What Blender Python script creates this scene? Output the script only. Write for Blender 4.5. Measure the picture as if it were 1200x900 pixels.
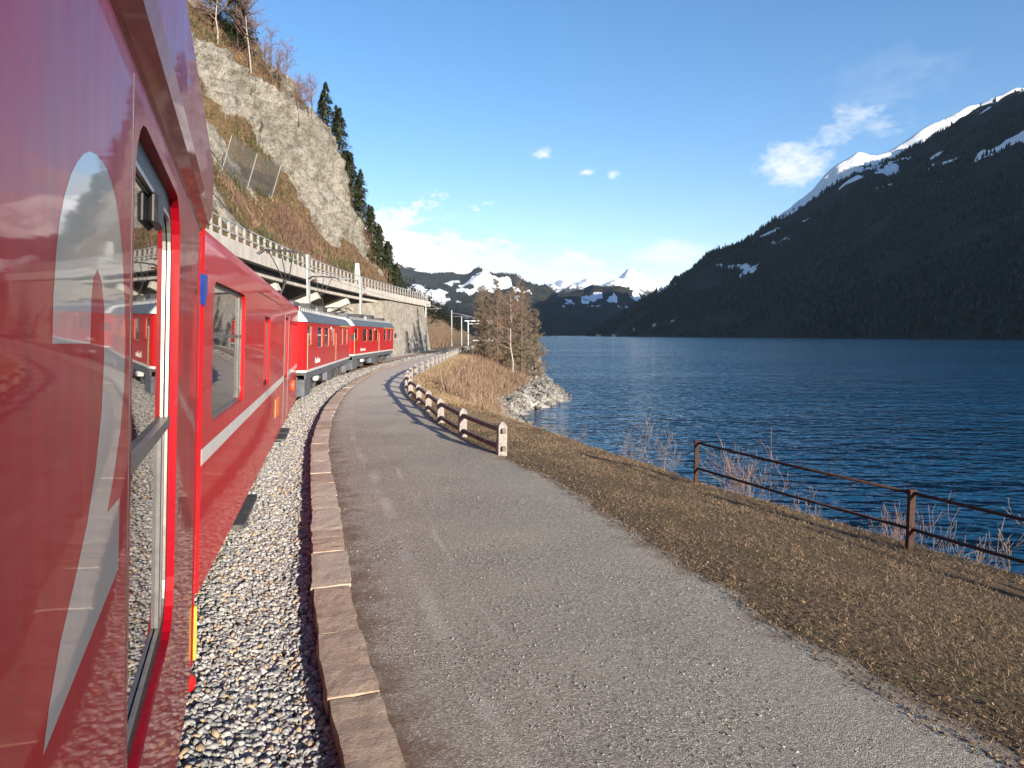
import bpy, bmesh, math, random
import numpy as np
from mathutils import Vector, Matrix
from mathutils.geometry import tessellate_polygon

for o in list(bpy.data.objects):
    bpy.data.objects.remove(o)
SC = bpy.context.scene
COL = SC.collection
R = math.radians

# ------------------------------------------------------------------ camera, sky, sun, exposure
cam = bpy.data.cameras.new('camera')
cam.lens = 24.0
cam.sensor_width = 36.0
cam.sensor_fit = 'HORIZONTAL'
cam.clip_start = 0.02
cam.clip_end = 60000
camo = bpy.data.objects.new('camera', cam)
COL.objects.link(camo)
camo.location = (0, 0, 2.7)
camo.rotation_euler = (R(90) - math.atan(58 / 800), 0, 0)
SC.camera = camo

SUN_EL = R(12.2)
SUN_AZ = math.atan2(0.55, -0.835)          # clockwise from +Y, the camera's heading
SUN_DIR = Vector((math.sin(SUN_AZ) * math.cos(SUN_EL), math.cos(SUN_AZ) * math.cos(SUN_EL), math.sin(SUN_EL)))
sl = bpy.data.lights.new('sun', 'SUN')
sl.energy = 5.0
sl.angle = R(0.55)
sl.color = (1.0, 0.89, 0.75)
slo = bpy.data.objects.new('sun', sl)
COL.objects.link(slo)
slo.rotation_euler = SUN_DIR.to_track_quat('Z', 'Y').to_euler()

SC.view_settings.view_transform = 'Standard'
SC.view_settings.look = 'None'
SC.view_settings.gamma = 1
SC.view_settings.use_curve_mapping = False
SC.view_settings.exposure = 1.18
SC.render.engine = 'CYCLES'
SC.cycles.max_bounces = 6
SC.cycles.diffuse_bounces = 2
SC.cycles.glossy_bounces = 3
SC.cycles.transmission_bounces = 3
SC.cycles.volume_bounces = 0
SC.cycles.transparent_max_bounces = 8
SC.cycles.caustics_reflective = False
SC.cycles.caustics_refractive = False
SC.cycles.use_denoising = True

W = bpy.data.worlds.new('World')
SC.world = W
W.use_nodes = True
wn, wl = W.node_tree.nodes, W.node_tree.links
wn.clear()


def wnode(t, **k):
    n = wn.new(t)
    for a, b in k.items():
        setattr(n, a, b)
    return n


def wmath(op, a, b=None, c=None, clamp=False):
    n = wn.new('ShaderNodeMath')
    n.operation = op
    n.use_clamp = clamp
    for i, v in enumerate((a, b, c)):
        if v is None:
            continue
        if isinstance(v, (int, float)):
            n.inputs[i].default_value = v
        else:
            wl.new(v, n.inputs[i])
    return n.outputs[0]


sky = wnode('ShaderNodeTexSky', sky_type='NISHITA', sun_disc=False, sun_elevation=SUN_EL,
            sun_rotation=SUN_AZ, altitude=960, air_density=1.0, dust_density=0.25, ozone_density=1.5)
SKY_STRENGTH = 0.105
bg = wnode('ShaderNodeBackground')
bg.inputs['Strength'].default_value = SKY_STRENGTH
hs = wnode('ShaderNodeHueSaturation')
hs.inputs['Saturation'].default_value = 1.30
wl.new(sky.outputs[0], hs.inputs['Color'])
sm_ = wnode('ShaderNodeMix', data_type='RGBA', blend_type='MULTIPLY')
sm_.inputs[0].default_value = 1.0
sm_.inputs[7].default_value = (1.13, 0.97, 1.02, 1)
wl.new(hs.outputs[0], sm_.inputs[6])
wl.new(sm_.outputs[2], bg.inputs['Color'])
geo = wnode('ShaderNodeTexCoord')
sep = wnode('ShaderNodeSeparateXYZ')
wl.new(geo.outputs['Generated'], sep.inputs[0])
# clouds live on the sky sphere: low cumulus banks round the horizon and a few loose puffs
warp = wnode('ShaderNodeTexNoise')
warp.inputs['Scale'].default_value = 17.0
warp.inputs['Detail'].default_value = 7.0
warp.inputs['Roughness'].default_value = 0.66
mp = wnode('ShaderNodeMapping')
mp.inputs['Scale'].default_value = (1, 1, 2.1)
wl.new(geo.outputs['Generated'], mp.inputs['Vector'])
wl.new(mp.outputs[0], warp.inputs['Vector'])
NZ = warp.outputs['Fac']


def puff(az, el, raz, rel, gain):
    """an elliptical bank of cloud centred at azimuth / elevation (degrees)"""
    a, e = R(az), R(el)
    # local angular offsets (small-angle): azimuth via atan2, elevation via z
    azn = wmath('ARCTAN2', sep.outputs[0], sep.outputs[1])
    da = wmath('DIVIDE', wmath('SUBTRACT', azn, a), R(raz))
    de = wmath('DIVIDE', wmath('SUBTRACT', sep.outputs[2], math.sin(e)), R(rel))
    d2 = wmath('ADD', wmath('MULTIPLY', da, da), wmath('MULTIPLY', de, de))
    d = wmath('SQRT', d2)
    m = wmath('SUBTRACT', 1.0, d)
    return wmath('MULTIPLY', wmath('ADD', m, wmath('MULTIPLY', wmath('SUBTRACT', NZ, 0.5), 4.2)), gain, clamp=True)


banks = [(-10.0, 6.8, 8.5, 3.2, 3.0), (-1.0, 5.4, 9.0, 1.9, 2.2), (22.5, 12.8, 2.5, 1.6, 0.95), (26.0, 14.8, 2.6, 1.4, 0.7),
         (12.7, 6.4, 3.6, 1.1, 1.0), (2.6, 14.4, 0.9, 0.55, 1.3), (6.0, 13.0, 1.1, 0.45, 1.5), (8.2, 12.8, 0.6, 0.35, 0.8),
         (28.0, 17.5, 4.0, 2.4, 0.12), (-70, 7, 20, 3, 1.2), (75, 9, 14, 4, 1.0), (120, 6, 25, 3, 1.0), (-125, 8, 22, 3.5, 1.0)]
cl = None
for b in banks:
    p = puff(*b)
    cl = p if cl is None else wmath('MAXIMUM', cl, p)
cl = wmath('MULTIPLY', cl, 0.92)
cbg = wnode('ShaderNodeBackground')
cbg.inputs['Color'].default_value = (0.93, 0.96, 1.0, 1)
cbg.inputs['Strength'].default_value = 0.52
mix = wnode('ShaderNodeMixShader')
wl.new(cl, mix.inputs[0])
wl.new(bg.outputs[0], mix.inputs[1])
wl.new(cbg.outputs[0], mix.inputs[2])
wo = wnode('ShaderNodeOutputWorld')
wl.new(mix.outputs[0], wo.inputs['Surface'])

# ------------------------------------------------------------------ helpers
RNG = np.random.default_rng(11)
rnd = random.Random(5)


def hash3(i, j, k, seed):
    n = (i.astype(np.int64) * 374761393 + j.astype(np.int64) * 668265263 + k.astype(np.int64) * 2147483647 + seed * 974634777) & 0x7fffffff
    n = ((n ^ (n >> 13)) * 1274126177) & 0x7fffffff
    return ((n ^ (n >> 16)) & 0xffffff) / float(0xffffff)


def vnoise(p, seed=0):
    p = np.asarray(p, float)
    f = np.floor(p)
    i, j, k = (f[..., a] for a in range(3))
    t = p - f
    t = t * t * (3 - 2 * t)
    out = 0
    for a in (0, 1):
        for b in (0, 1):
            for c in (0, 1):
                w = (t[..., 0] if a else 1 - t[..., 0]) * (t[..., 1] if b else 1 - t[..., 1]) * (t[..., 2] if c else 1 - t[..., 2])
                out = out + w * hash3(i + a, j + b, k + c, seed)
    return out


def fbm(p, scale, octv=4, seed=0, ridged=False):
    p = np.asarray(p, float) / scale
    s, a, tot = 0, 1.0, 0
    for o in range(octv):
        v = vnoise(p + 17.3 * o, seed + o)
        v = 1 - abs(2 * v - 1) if ridged else v
        s = s + a * v
        tot += a
        a *= 0.5
        p = p * 2.03
    return s / tot


def xyz(x, y, z=None):
    x, y = np.broadcast_arrays(x, y)
    z = np.zeros_like(x, dtype=float) if z is None else np.broadcast_to(z, x.shape)
    return np.stack([x, y, z], -1)


def smooth(a, b, x):
    t = np.clip((np.asarray(x, float) - a) / (b - a), 0, 1)
    return t * t * (3 - 2 * t)


def tag(o, label=None, cat=None, group=None, kind=None):
    if label:
        o['label'] = label
    if cat:
        o['category'] = cat
    if group:
        o['group'] = group
    if kind:
        o['kind'] = kind
    return o


def empty(name, loc=(0, 0, 0), rot=(0, 0, 0)):
    o = bpy.data.objects.new(name, None)
    o.empty_display_size = 0.2
    COL.objects.link(o)
    o.location = loc
    o.rotation_euler = rot
    return o


def link_mesh(name, me, mat, parent=None):
    o = bpy.data.objects.new(name, me)
    COL.objects.link(o)
    if mat and not me.materials:
        me.materials.append(mat)
    if parent is not None:
        o.parent = parent
    return o


def np_mesh(name, V, T, mat, parent=None, smoothed=False, attrs=None):
    """fast mesh from numpy: V (n,3), T (m,k) faces of constant size"""
    me = bpy.data.meshes.new(name)
    V = np.ascontiguousarray(V, np.float32)
    T = np.ascontiguousarray(T, np.int32)
    m, k = T.shape
    me.vertices.add(len(V))
    me.vertices.foreach_set('co', V.ravel())
    me.loops.add(m * k)
    me.loops.foreach_set('vertex_index', T.ravel())
    me.polygons.add(m)
    me.polygons.foreach_set('loop_start', np.arange(0, m * k, k, dtype=np.int32))
    me.update(calc_edges=True)
    if attrs:
        for an, av in attrs.items():
            at = me.attributes.new(an, 'FLOAT', 'POINT')
            at.data.foreach_set('value', np.ascontiguousarray(av, np.float32).ravel())
    if smoothed:
        me.polygons.foreach_set('use_smooth', np.ones(m, bool))
    return link_mesh(name, me, mat, parent)


def grid_faces(nr, nc):
    a = np.arange((nr - 1) * (nc - 1))
    r, c = a // (nc - 1), a % (nc - 1)
    i = r * nc + c
    return np.stack([i, i + 1, i + nc + 1, i + nc], 1)


class MB:
    def __init__(s):
        s.v, s.f = [], []

    def add(s, verts, faces):
        b = len(s.v)
        s.v += [tuple(p) for p in verts]
        s.f += [tuple(i + b for i in f) for f in faces]
        return s

    def box(s, c, size, rot=None, taper=1.0):
        x, y, z = (d / 2 for d in size)
        P = [(-x, -y, -z), (x, -y, -z), (x, y, -z), (-x, y, -z), (-x * taper, -y * taper, z), (x * taper, -y * taper, z), (x * taper, y * taper, z), (-x * taper, y * taper, z)]
        M = rot if rot is not None else Matrix.Identity(3)
        P = [Vector(c) + M @ Vector(p) for p in P]
        return s.add(P, [(0, 3, 2, 1), (4, 5, 6, 7), (0, 1, 5, 4), (1, 2, 6, 5), (2, 3, 7, 6), (3, 0, 4, 7)])

    def bbox(s, x0, x1, y0, y1, z0, z1):
        return s.box(((x0 + x1) / 2, (y0 + y1) / 2, (z0 + z1) / 2), (abs(x1 - x0), abs(y1 - y0), abs(z1 - z0)))

    def bar(s, a, b, w, h=None, up=(0, 0, 1)):
        a, b = Vector(a), Vector(b)
        h = w if h is None else h
        d = b - a
        L = d.length
        d.normalize()
        u = Vector(up)
        if abs(d.dot(u)) > 0.98:
            u = Vector((1, 0, 0))
        x = d.cross(u).normalized()
        z = x.cross(d).normalized()
        M = Matrix((x, d, z)).transposed()
        return s.box((a + b) / 2, (w, L, h), M)

    def tube(s, pts, rad, n=6, cap=True):
        pts = [Vector(p) for p in pts]
        if isinstance(rad, (int, float)):
            rad = [rad] * len(pts)
        b = len(s.v)
        pd = None
        for i, p in enumerate(pts):
            d = (pts[min(i + 1, len(pts) - 1)] - pts[max(i - 1, 0)])
            d = d.normalized() if d.length > 1e-9 else Vector((0, 0, 1))
            ref = Vector((0, 0, 1)) if abs(d.z) < 0.9 else Vector((1, 0, 0))
            x = d.cross(ref).normalized()
            y = x.cross(d)
            for k in range(n):
                a = 2 * math.pi * k / n
                s.v.append(tuple(p + (x * math.cos(a) + y * math.sin(a)) * rad[i]))
        for i in range(len(pts) - 1):
            for k in range(n):
                q = b + i * n
                s.f.append((q + k, q + (k + 1) % n, q + n + (k + 1) % n, q + n + k))
        if cap:
            s.f.append(tuple(b + k for k in reversed(range(n))))
            s.f.append(tuple(b + (len(pts) - 1) * n + k for k in range(n)))
        return s

    def build(s, name, mat, parent=None, smoothed=False, bevel=0):
        me = bpy.data.meshes.new(name)
        me.from_pydata(s.v, [], s.f)
        if bevel:
            bm = bmesh.new()
            bm.from_mesh(me)
            bmesh.ops.bevel(bm, geom=list(bm.edges), offset=bevel, segments=1, affect='EDGES')
            bm.to_mesh(me)
            bm.free()
        me.update()
        if smoothed:
            me.polygons.foreach_set('use_smooth', np.ones(len(me.polygons), bool))
        return link_mesh(name, me, mat, parent)


def copy_part(o, parent=None):
    c = o.copy()
    COL.objects.link(c)
    c.parent = parent
    return c


# ------------------------------------------------------------------ materials
def new_mat(name):
    m = bpy.data.materials.new(name)
    m.use_nodes = True
    nt = m.node_tree
    return m, nt, nt.nodes['Principled BSDF']


def N(nt, t, **k):
    n = nt.nodes.new(t)
    for a, b in k.items():
        if a in n.inputs:
            n.inputs[a].default_value = b
        else:
            setattr(n, a, b)
    return n


def ramp(nt, fac, stops):
    r = nt.nodes.new('ShaderNodeValToRGB')
    el = r.color_ramp.elements
    while len(el) < len(stops):
        el.new(0.5)
    for e, (p, c) in zip(el, stops):
        e.position = p
        e.color = (*c, 1) if len(c) == 3 else c
    if fac is not None:
        nt.links.new(fac, r.inputs[0])
    return r


def noise(nt, scale, detail=5, rough=0.6, coord='Object', stretch=None, vec=None):
    tc = nt.nodes.new('ShaderNodeTexCoord')
    n = nt.nodes.new('ShaderNodeTexNoise')
    n.inputs['Scale'].default_value = scale
    n.inputs['Detail'].default_value = detail
    n.inputs['Roughness'].default_value = rough
    v = tc.outputs[coord]
    if stretch:
        mpn = nt.nodes.new('ShaderNodeMapping')
        mpn.inputs['Scale'].default_value = stretch
        nt.links.new(v, mpn.inputs[0])
        v = mpn.outputs[0]
    nt.links.new(v, n.inputs['Vector'])
    return n


def mixc(nt, fac, a, b, mode='MIX'):
    m = nt.nodes.new('ShaderNodeMix')
    m.data_type = 'RGBA'
    m.blend_type = mode
    for sock, v in ((m.inputs[0], fac), (m.inputs[6], a), (m.inputs[7], b)):
        if isinstance(v, (int, float)):
            sock.default_value = v
        elif isinstance(v, tuple):
            sock.default_value = (*v, 1) if len(v) == 3 else v
        else:
            nt.links.new(v, sock)
    return m.outputs[2]


def mathn(nt, op, a, b=None, clamp=False):
    n = nt.nodes.new('ShaderNodeMath')
    n.operation = op
    n.use_clamp = clamp
    for i, v in enumerate((a, b)):
        if v is None:
            continue
        if isinstance(v, (int, float)):
            n.inputs[i].default_value = v
        else:
            nt.links.new(v, n.inputs[i])
    return n.outputs[0]


def bump(nt, bs, height, strength=0.5, dist=0.02, prev=None):
    b = nt.nodes.new('ShaderNodeBump')
    b.inputs['Strength'].default_value = strength
    b.inputs['Distance'].default_value = dist
    nt.links.new(height, b.inputs['Height'])
    if prev is not None:
        nt.links.new(prev, b.inputs['Normal'])
    nt.links.new(b.outputs[0], bs.inputs['Normal'])
    return b.outputs[0]


def attr(nt, name):
    a = nt.nodes.new('ShaderNodeAttribute')
    a.attribute_name = name
    return a.outputs['Fac']


def pmat(name, c1, c2, scale=6, rough=0.7, bstr=0.3, bdist=0.01, metal=0, coat=0, detail=6, stretch=None, lo=0.35, hi=0.65, spec=0.5):
    m, nt, bs = new_mat(name)
    n = noise(nt, scale, detail, 0.65, stretch=stretch)
    r = ramp(nt, n.outputs['Fac'], [(lo, c1), (hi, c2)])
    nt.links.new(r.outputs[0], bs.inputs['Base Color'])
    bs.inputs['Roughness'].default_value = rough
    bs.inputs['Metallic'].default_value = metal
    bs.inputs['Coat Weight'].default_value = coat
    bs.inputs['Specular IOR Level'].default_value = spec
    if bstr:
        bump(nt, bs, n.outputs['Fac'], bstr, bdist)
    return m


def paint(name, col, dirt, wave=0.0016, rough=0.4, coat=1.0, crough=0.03, dirt_amt=0.35):
    """glossy vehicle paint: slightly wavy sheet metal, faint vertical dirt streaks"""
    m, nt, bs = new_mat(name)
    n1 = noise(nt, 2.2, 7, 0.7, stretch=(1, 5, 0.5))
    n2 = noise(nt, 14, 4, 0.6, stretch=(1, 1, 0.25))
    f = mathn(nt, 'MULTIPLY', ramp(nt, n1.outputs['Fac'], [(0.42, (0, 0, 0)), (0.75, (1, 1, 1))]).outputs[0], dirt_amt)
    c = mixc(nt, f, col, dirt)
    nt.links.new(c, bs.inputs['Base Color'])
    rr = mathn(nt, 'MULTIPLY_ADD', n2.outputs['Fac'], 0.2)
    rr.node.inputs[2].default_value = rough - 0.1
    nt.links.new(rr, bs.inputs['Roughness'])
    bs.inputs['Specular IOR Level'].default_value = 0.12
    bs.inputs['Coat Weight'].default_value = coat
    cr = mathn(nt, 'MULTIPLY_ADD', n1.outputs['Fac'], 0.05)
    cr.node.inputs[2].default_value = crough - 0.02
    nt.links.new(cr, bs.inputs['Coat Roughness'])
    w = noise(nt, 1.6, 2, 0.5, stretch=(1, 1, 1.6))
    b = nt.nodes.new('ShaderNodeBump')
    b.inputs['Strength'].default_value = 1.0
    b.inputs['Distance'].default_value = wave
    nt.links.new(w.outputs['Fac'], b.inputs['Height'])
    nt.links.new(b.outputs[0], bs.inputs['Normal'])
    nt.links.new(b.outputs[0], bs.inputs['Coat Normal'])
    return m


M = {}
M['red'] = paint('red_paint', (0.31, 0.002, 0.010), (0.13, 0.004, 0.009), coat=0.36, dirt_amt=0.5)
M['red_lit'] = paint('red_paint_lit', (0.52, 0.012, 0.017), (0.26, 0.03, 0.022), coat=0.30, crough=0.05)  # brighter copy of the near carriage's red; stronger sunlight put into the colour
M['red_loco'] = paint('red_loco_paint', (0.50, 0.012, 0.014), (0.24, 0.04, 0.025), coat=0.3, crough=0.12)
M['white_band'] = paint('white_band_paint', (0.72, 0.70, 0.68), (0.45, 0.42, 0.38), coat=0.5)
M['grey_letter'] = paint('grey_letter_film', (0.33, 0.34, 0.35), (0.25, 0.25, 0.25), coat=0.8, dirt_amt=0.1)
M['roof_grey'] = pmat('roof_grey', (0.20, 0.215, 0.24), (0.30, 0.31, 0.33), 5, 0.55, 0.1)
M['loco_grey'] = pmat('loco_grey', (0.065, 0.076, 0.092), (0.13, 0.14, 0.155), 5, 0.55, 0.1)
M['underframe'] = pmat('underframe_grey', (0.035, 0.037, 0.04), (0.10, 0.092, 0.085), 9, 0.75, 0.3)
M['black'] = pmat('black_rubber', (0.012, 0.012, 0.013), (0.03, 0.03, 0.03), 20, 0.5, 0.1)
M['alu'] = pmat('aluminium', (0.28, 0.275, 0.26), (0.40, 0.39, 0.36), 12, 0.38, 0.05, metal=0.7)
M['frame_grey'] = pmat('grey_window_bar', (0.10, 0.10, 0.098), (0.16, 0.155, 0.15), 12, 0.45, 0.05)
M['brass_frame'] = pmat('anodised_window_frame', (0.42, 0.30, 0.17), (0.56, 0.43, 0.27), 9, 0.4, 0.05, metal=0.5)
M['steel'] = pmat('galvanised_steel', (0.38, 0.40, 0.41), (0.56, 0.57, 0.57), 8, 0.5, 0.1, metal=0.4)
M['white_metal'] = pmat('pale_painted_metal', (0.60, 0.61, 0.60), (0.74, 0.74, 0.72), 8, 0.5, 0.1)
M['rail'] = pmat('rusty_rail', (0.10, 0.055, 0.035), (0.22, 0.13, 0.08), 14, 0.75, 0.3, metal=0.2)
M['rust'] = pmat('rusty_iron', (0.022, 0.012, 0.010), (0.075, 0.032, 0.022), 22, 0.85, 0.6, 0.004)
M['orange'] = pmat('orange_plate', (0.80, 0.14, 0.03), (0.70, 0.10, 0.02), 8, 0.5, 0)
M['yellow'] = pmat('yellow_paint', (0.75, 0.46, 0.05), (0.62, 0.38, 0.05), 8, 0.5, 0)
M['blue'] = pmat('blue_paint', (0.02, 0.06, 0.35), (0.02, 0.05, 0.28), 8, 0.4, 0)
M['wire'] = pmat('copper_wire', (0.05, 0.045, 0.04), (0.09, 0.07, 0.06), 8, 0.6, 0)
M['insulator'] = pmat('brown_ceramic', (0.12, 0.05, 0.03), (0.18, 0.08, 0.05), 8, 0.3, 0)
M['concrete'] = pmat('pale_concrete', (0.40, 0.375, 0.33), (0.56, 0.53, 0.48), 1.3, 0.9, 0.25, 0.02, stretch=(1, 1, 0.4))
M['concrete_dark'] = pmat('weathered_concrete', (0.17, 0.155, 0.14), (0.28, 0.26, 0.23), 1.1, 0.92, 0.3, 0.02)
M['granite'] = pmat('granite_post', (0.20, 0.175, 0.155), (0.36, 0.33, 0.305), 16, 0.9, 0.6, 0.01)
M['old_wood'] = pmat('weathered_rail_timber', (0.10, 0.075, 0.06), (0.22, 0.17, 0.14), 7, 0.85, 0.5, 0.01)
M['asphalt'] = pmat('asphalt', (0.04, 0.04, 0.042), (0.065, 0.065, 0.065), 20, 0.9, 0.2)
M['bark'] = pmat('bark', (0.075, 0.055, 0.042), (0.15, 0.115, 0.09), 9, 0.95, 0.5, 0.02)
M['birch'] = pmat('birch_bark', (0.26, 0.235, 0.21), (0.48, 0.45, 0.42), 5, 0.85, 0.2)
M['dry_twig'] = pmat('pale_dry_twig', (0.12, 0.088, 0.068), (0.22, 0.17, 0.135), 6, 0.9, 0)
M['red_twig'] = pmat('reddish_bare_twig', (0.13, 0.075, 0.06), (0.22, 0.14, 0.11), 6, 0.9, 0)


def glass_mat():
    m, nt, bs = new_mat('window_glass')
    bs.inputs['Base Color'].default_value = (0.012, 0.014, 0.016, 1)
    bs.inputs['Roughness'].default_value = 0.015
    bs.inputs['IOR'].default_value = 1.55
    bs.inputs['Specular IOR Level'].default_value = 0.75
    w = noise(nt, 1.2, 2, 0.5)
    bump(nt, bs, w.outputs['Fac'], 0.6, 0.0012)
    return m


M['glass'] = glass_mat()


def island_mat(name, stops, rough=0.85, fine=None, spec=0.3):
    """colour picked per loose piece"""
    m, nt, bs = new_mat(name)
    g = nt.nodes.new('ShaderNodeNewGeometry')
    r = ramp(nt, g.outputs['Random Per Island'], stops)
    col = r.outputs[0]
    if fine:
        n = noise(nt, fine, 4)
        col = mixc(nt, mathn(nt, 'MULTIPLY', n.outputs['Fac'], 0.7), col, (0.5, 0.48, 0.45), 'MULTIPLY')
        bump(nt, bs, n.outputs['Fac'], 0.4, 0.004)
    nt.links.new(col, bs.inputs['Base Color'])
    bs.inputs['Roughness'].default_value = rough
    bs.inputs['Specular IOR Level'].default_value = spec
    return m


M['ballast'] = island_mat('ballast_stone', [(0.0, (0.20, 0.20, 0.20)), (0.3, (0.32, 0.32, 0.315)), (0.55, (0.43, 0.42, 0.405)), (0.78, (0.53, 0.52, 0.495)), (0.88, (0.42, 0.31, 0.20)), (0.95, (0.50, 0.38, 0.24)), (1.0, (0.16, 0.16, 0.165))], 0.8, fine=40)
M['scree'] = island_mat('shore_rock', [(0.0, (0.09, 0.083, 0.073)), (0.5, (0.19, 0.177, 0.157)), (1.0, (0.31, 0.29, 0.262))], 0.9, fine=5)
M['dry_grass'] = island_mat('dry_grass', [(0.0, (0.12, 0.074, 0.043)), (0.3, (0.23, 0.152, 0.09)), (0.6, (0.34, 0.24, 0.146)), (0.85, (0.46, 0.345, 0.22)), (1.0, (0.18, 0.135, 0.07))], 0.95)
M['litter'] = island_mat('leaf_litter', [(0.0, (0.10, 0.062, 0.038)), (0.5, (0.18, 0.12, 0.07)), (1.0, (0.28, 0.20, 0.12))], 0.9)
M['brush'] = island_mat('dry_brush', [(0.0, (0.10, 0.065, 0.045)), (0.4, (0.20, 0.13, 0.09)), (0.75, (0.30, 0.205, 0.14)), (1.0, (0.36, 0.27, 0.175))], 0.95)
M['juniper'] = island_mat('dark_evergreen_scrub', [(0.0, (0.035, 0.042, 0.018)), (0.6, (0.075, 0.08, 0.035)), (1.0, (0.12, 0.115, 0.055))], 0.95)
M['red_scrub'] = island_mat('reddish_scrub', [(0.0, (0.10, 0.055, 0.042)), (0.5, (0.17, 0.10, 0.075)), (1.0, (0.25, 0.16, 0.115))], 0.95)
M['hill_brush'] = island_mat('hillside_brush', [(0.0, (0.14, 0.085, 0.055)), (0.4, (0.27, 0.165, 0.09)), (0.75, (0.36, 0.25, 0.14)), (0.92, (0.09, 0.095, 0.04)), (1.0, (0.07, 0.085, 0.035))], 0.95)
M['larch_twig'] = island_mat('larch_twigs', [(0.0, (0.105, 0.08, 0.055)), (0.5, (0.185, 0.142, 0.095)), (1.0, (0.27, 0.215, 0.145))], 0.95)
M['spruce'] = island_mat('spruce_needles', [(0.0, (0.022, 0.032, 0.016)), (0.5, (0.045, 0.06, 0.026)), (1.0, (0.075, 0.085, 0.035))], 0.9)
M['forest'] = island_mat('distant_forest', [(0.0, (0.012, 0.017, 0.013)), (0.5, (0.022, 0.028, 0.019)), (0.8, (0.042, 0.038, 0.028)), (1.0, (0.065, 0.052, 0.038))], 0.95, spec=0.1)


def gravel_path():
    m, nt, bs = new_mat('fine_gravel')
    tc = nt.nodes.new('ShaderNodeTexCoord')
    v = nt.nodes.new('ShaderNodeTexVoronoi')
    v.inputs['Scale'].default_value = 95
    nt.links.new(tc.outputs['Object'], v.inputs['Vector'])
    v2 = nt.nodes.new('ShaderNodeTexVoronoi')
    v2.inputs['Scale'].default_value = 24
    nt.links.new(tc.outputs['Object'], v2.inputs['Vector'])
    sp = nt.nodes.new('ShaderNodeSeparateColor')
    nt.links.new(v.outputs['Color'], sp.inputs[0])
    grain = ramp(nt, sp.outputs[0], [(0.0, (0.13, 0.111, 0.082)), (0.4, (0.27, 0.237, 0.183)), (0.8, (0.40, 0.353, 0.277)), (1.0, (0.70, 0.635, 0.52))])
    big = noise(nt, 0.55, 6, 0.6)
    c = mixc(nt, ramp(nt, big.outputs['Fac'], [(0.35, (0, 0, 0)), (0.7, (0.6, 0.6, 0.6))]).outputs[0], grain.outputs[0], (0.40, 0.35, 0.27))
    dn_ = ramp(nt, mathn(nt, 'ADD', attr(nt, 'far_light'), mathn(nt, 'MULTIPLY', mathn(nt, 'SUBTRACT', big.outputs['Fac'], 0.5), 0.8)), [(0.2, (0, 0, 0)), (0.9, (0.75, 0.75, 0.75))])
    c = mixc(nt, dn_.outputs[0], c, (0.64, 0.58, 0.465))  # gravel painted paler with distance, putting grazing-light brightening into the colour
    # worn, paler wheel and foot tracks run along the path (attribute: position across the path)
    u = attr(nt, 'across')
    tr = noise(nt, 0.35, 4, 0.6)
    t1 = ramp(nt, mathn(nt, 'ADD', u, mathn(nt, 'MULTIPLY', mathn(nt, 'SUBTRACT', tr.outputs['Fac'], 0.5), 0.05)),
              [(0.165, (0, 0, 0)), (0.185, (1, 1, 1)), (0.2, (1, 1, 1)), (0.225, (0, 0, 0)), (0.30, (0, 0, 0)), (0.315, (0.8, 0.8, 0.8)), (0.33, (0, 0, 0))])
    patch = ramp(nt, noise(nt, 0.8, 5).outputs['Fac'], [(0.44, (0, 0, 0)), (0.66, (0.5, 0.5, 0.5))])
    c = mixc(nt, mathn(nt, 'MULTIPLY', t1.outputs[0], patch.outputs[0]), c, (0.66, 0.60, 0.50))
    # brown debris along the kerb and the verge edge
    en = noise(nt, 3.5, 7, 0.7)
    e = mathn(nt, 'ADD', u, mathn(nt, 'MULTIPLY', mathn(nt, 'SUBTRACT', en.outputs['Fac'], 0.5), 0.36))
    ed = ramp(nt, e, [(0.0, (0.9, 0.9, 0.9)), (0.05, (0.45, 0.45, 0.45)), (0.10, (0, 0, 0)), (0.90, (0, 0, 0)), (0.985, (0.8, 0.8, 0.8))])
    c = mixc(nt, ed.outputs[0], c, (0.17, 0.105, 0.065))
    nt.links.new(c, bs.inputs['Base Color'])
    bs.inputs['Roughness'].default_value = 0.92
    bs.inputs['Specular IOR Level'].default_value = 0.25
    h = mathn(nt, 'ADD', mathn(nt, 'MULTIPLY', v.outputs['Distance'], -0.9), mathn(nt, 'MULTIPLY', v2.outputs['Distance'], -0.55))
    b1 = bump(nt, bs, h, 0.5, 0.007)
    b2 = noise(nt, 5, 5)
    bump(nt, bs, b2.outputs['Fac'], 0.25, 0.015, prev=b1)
    return m


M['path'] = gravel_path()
M['ballast_bed'] = pmat('ballast_bed', (0.13, 0.13, 0.13), (0.30, 0.295, 0.285), 26, 0.95, 1.0, 0.05)


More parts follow.
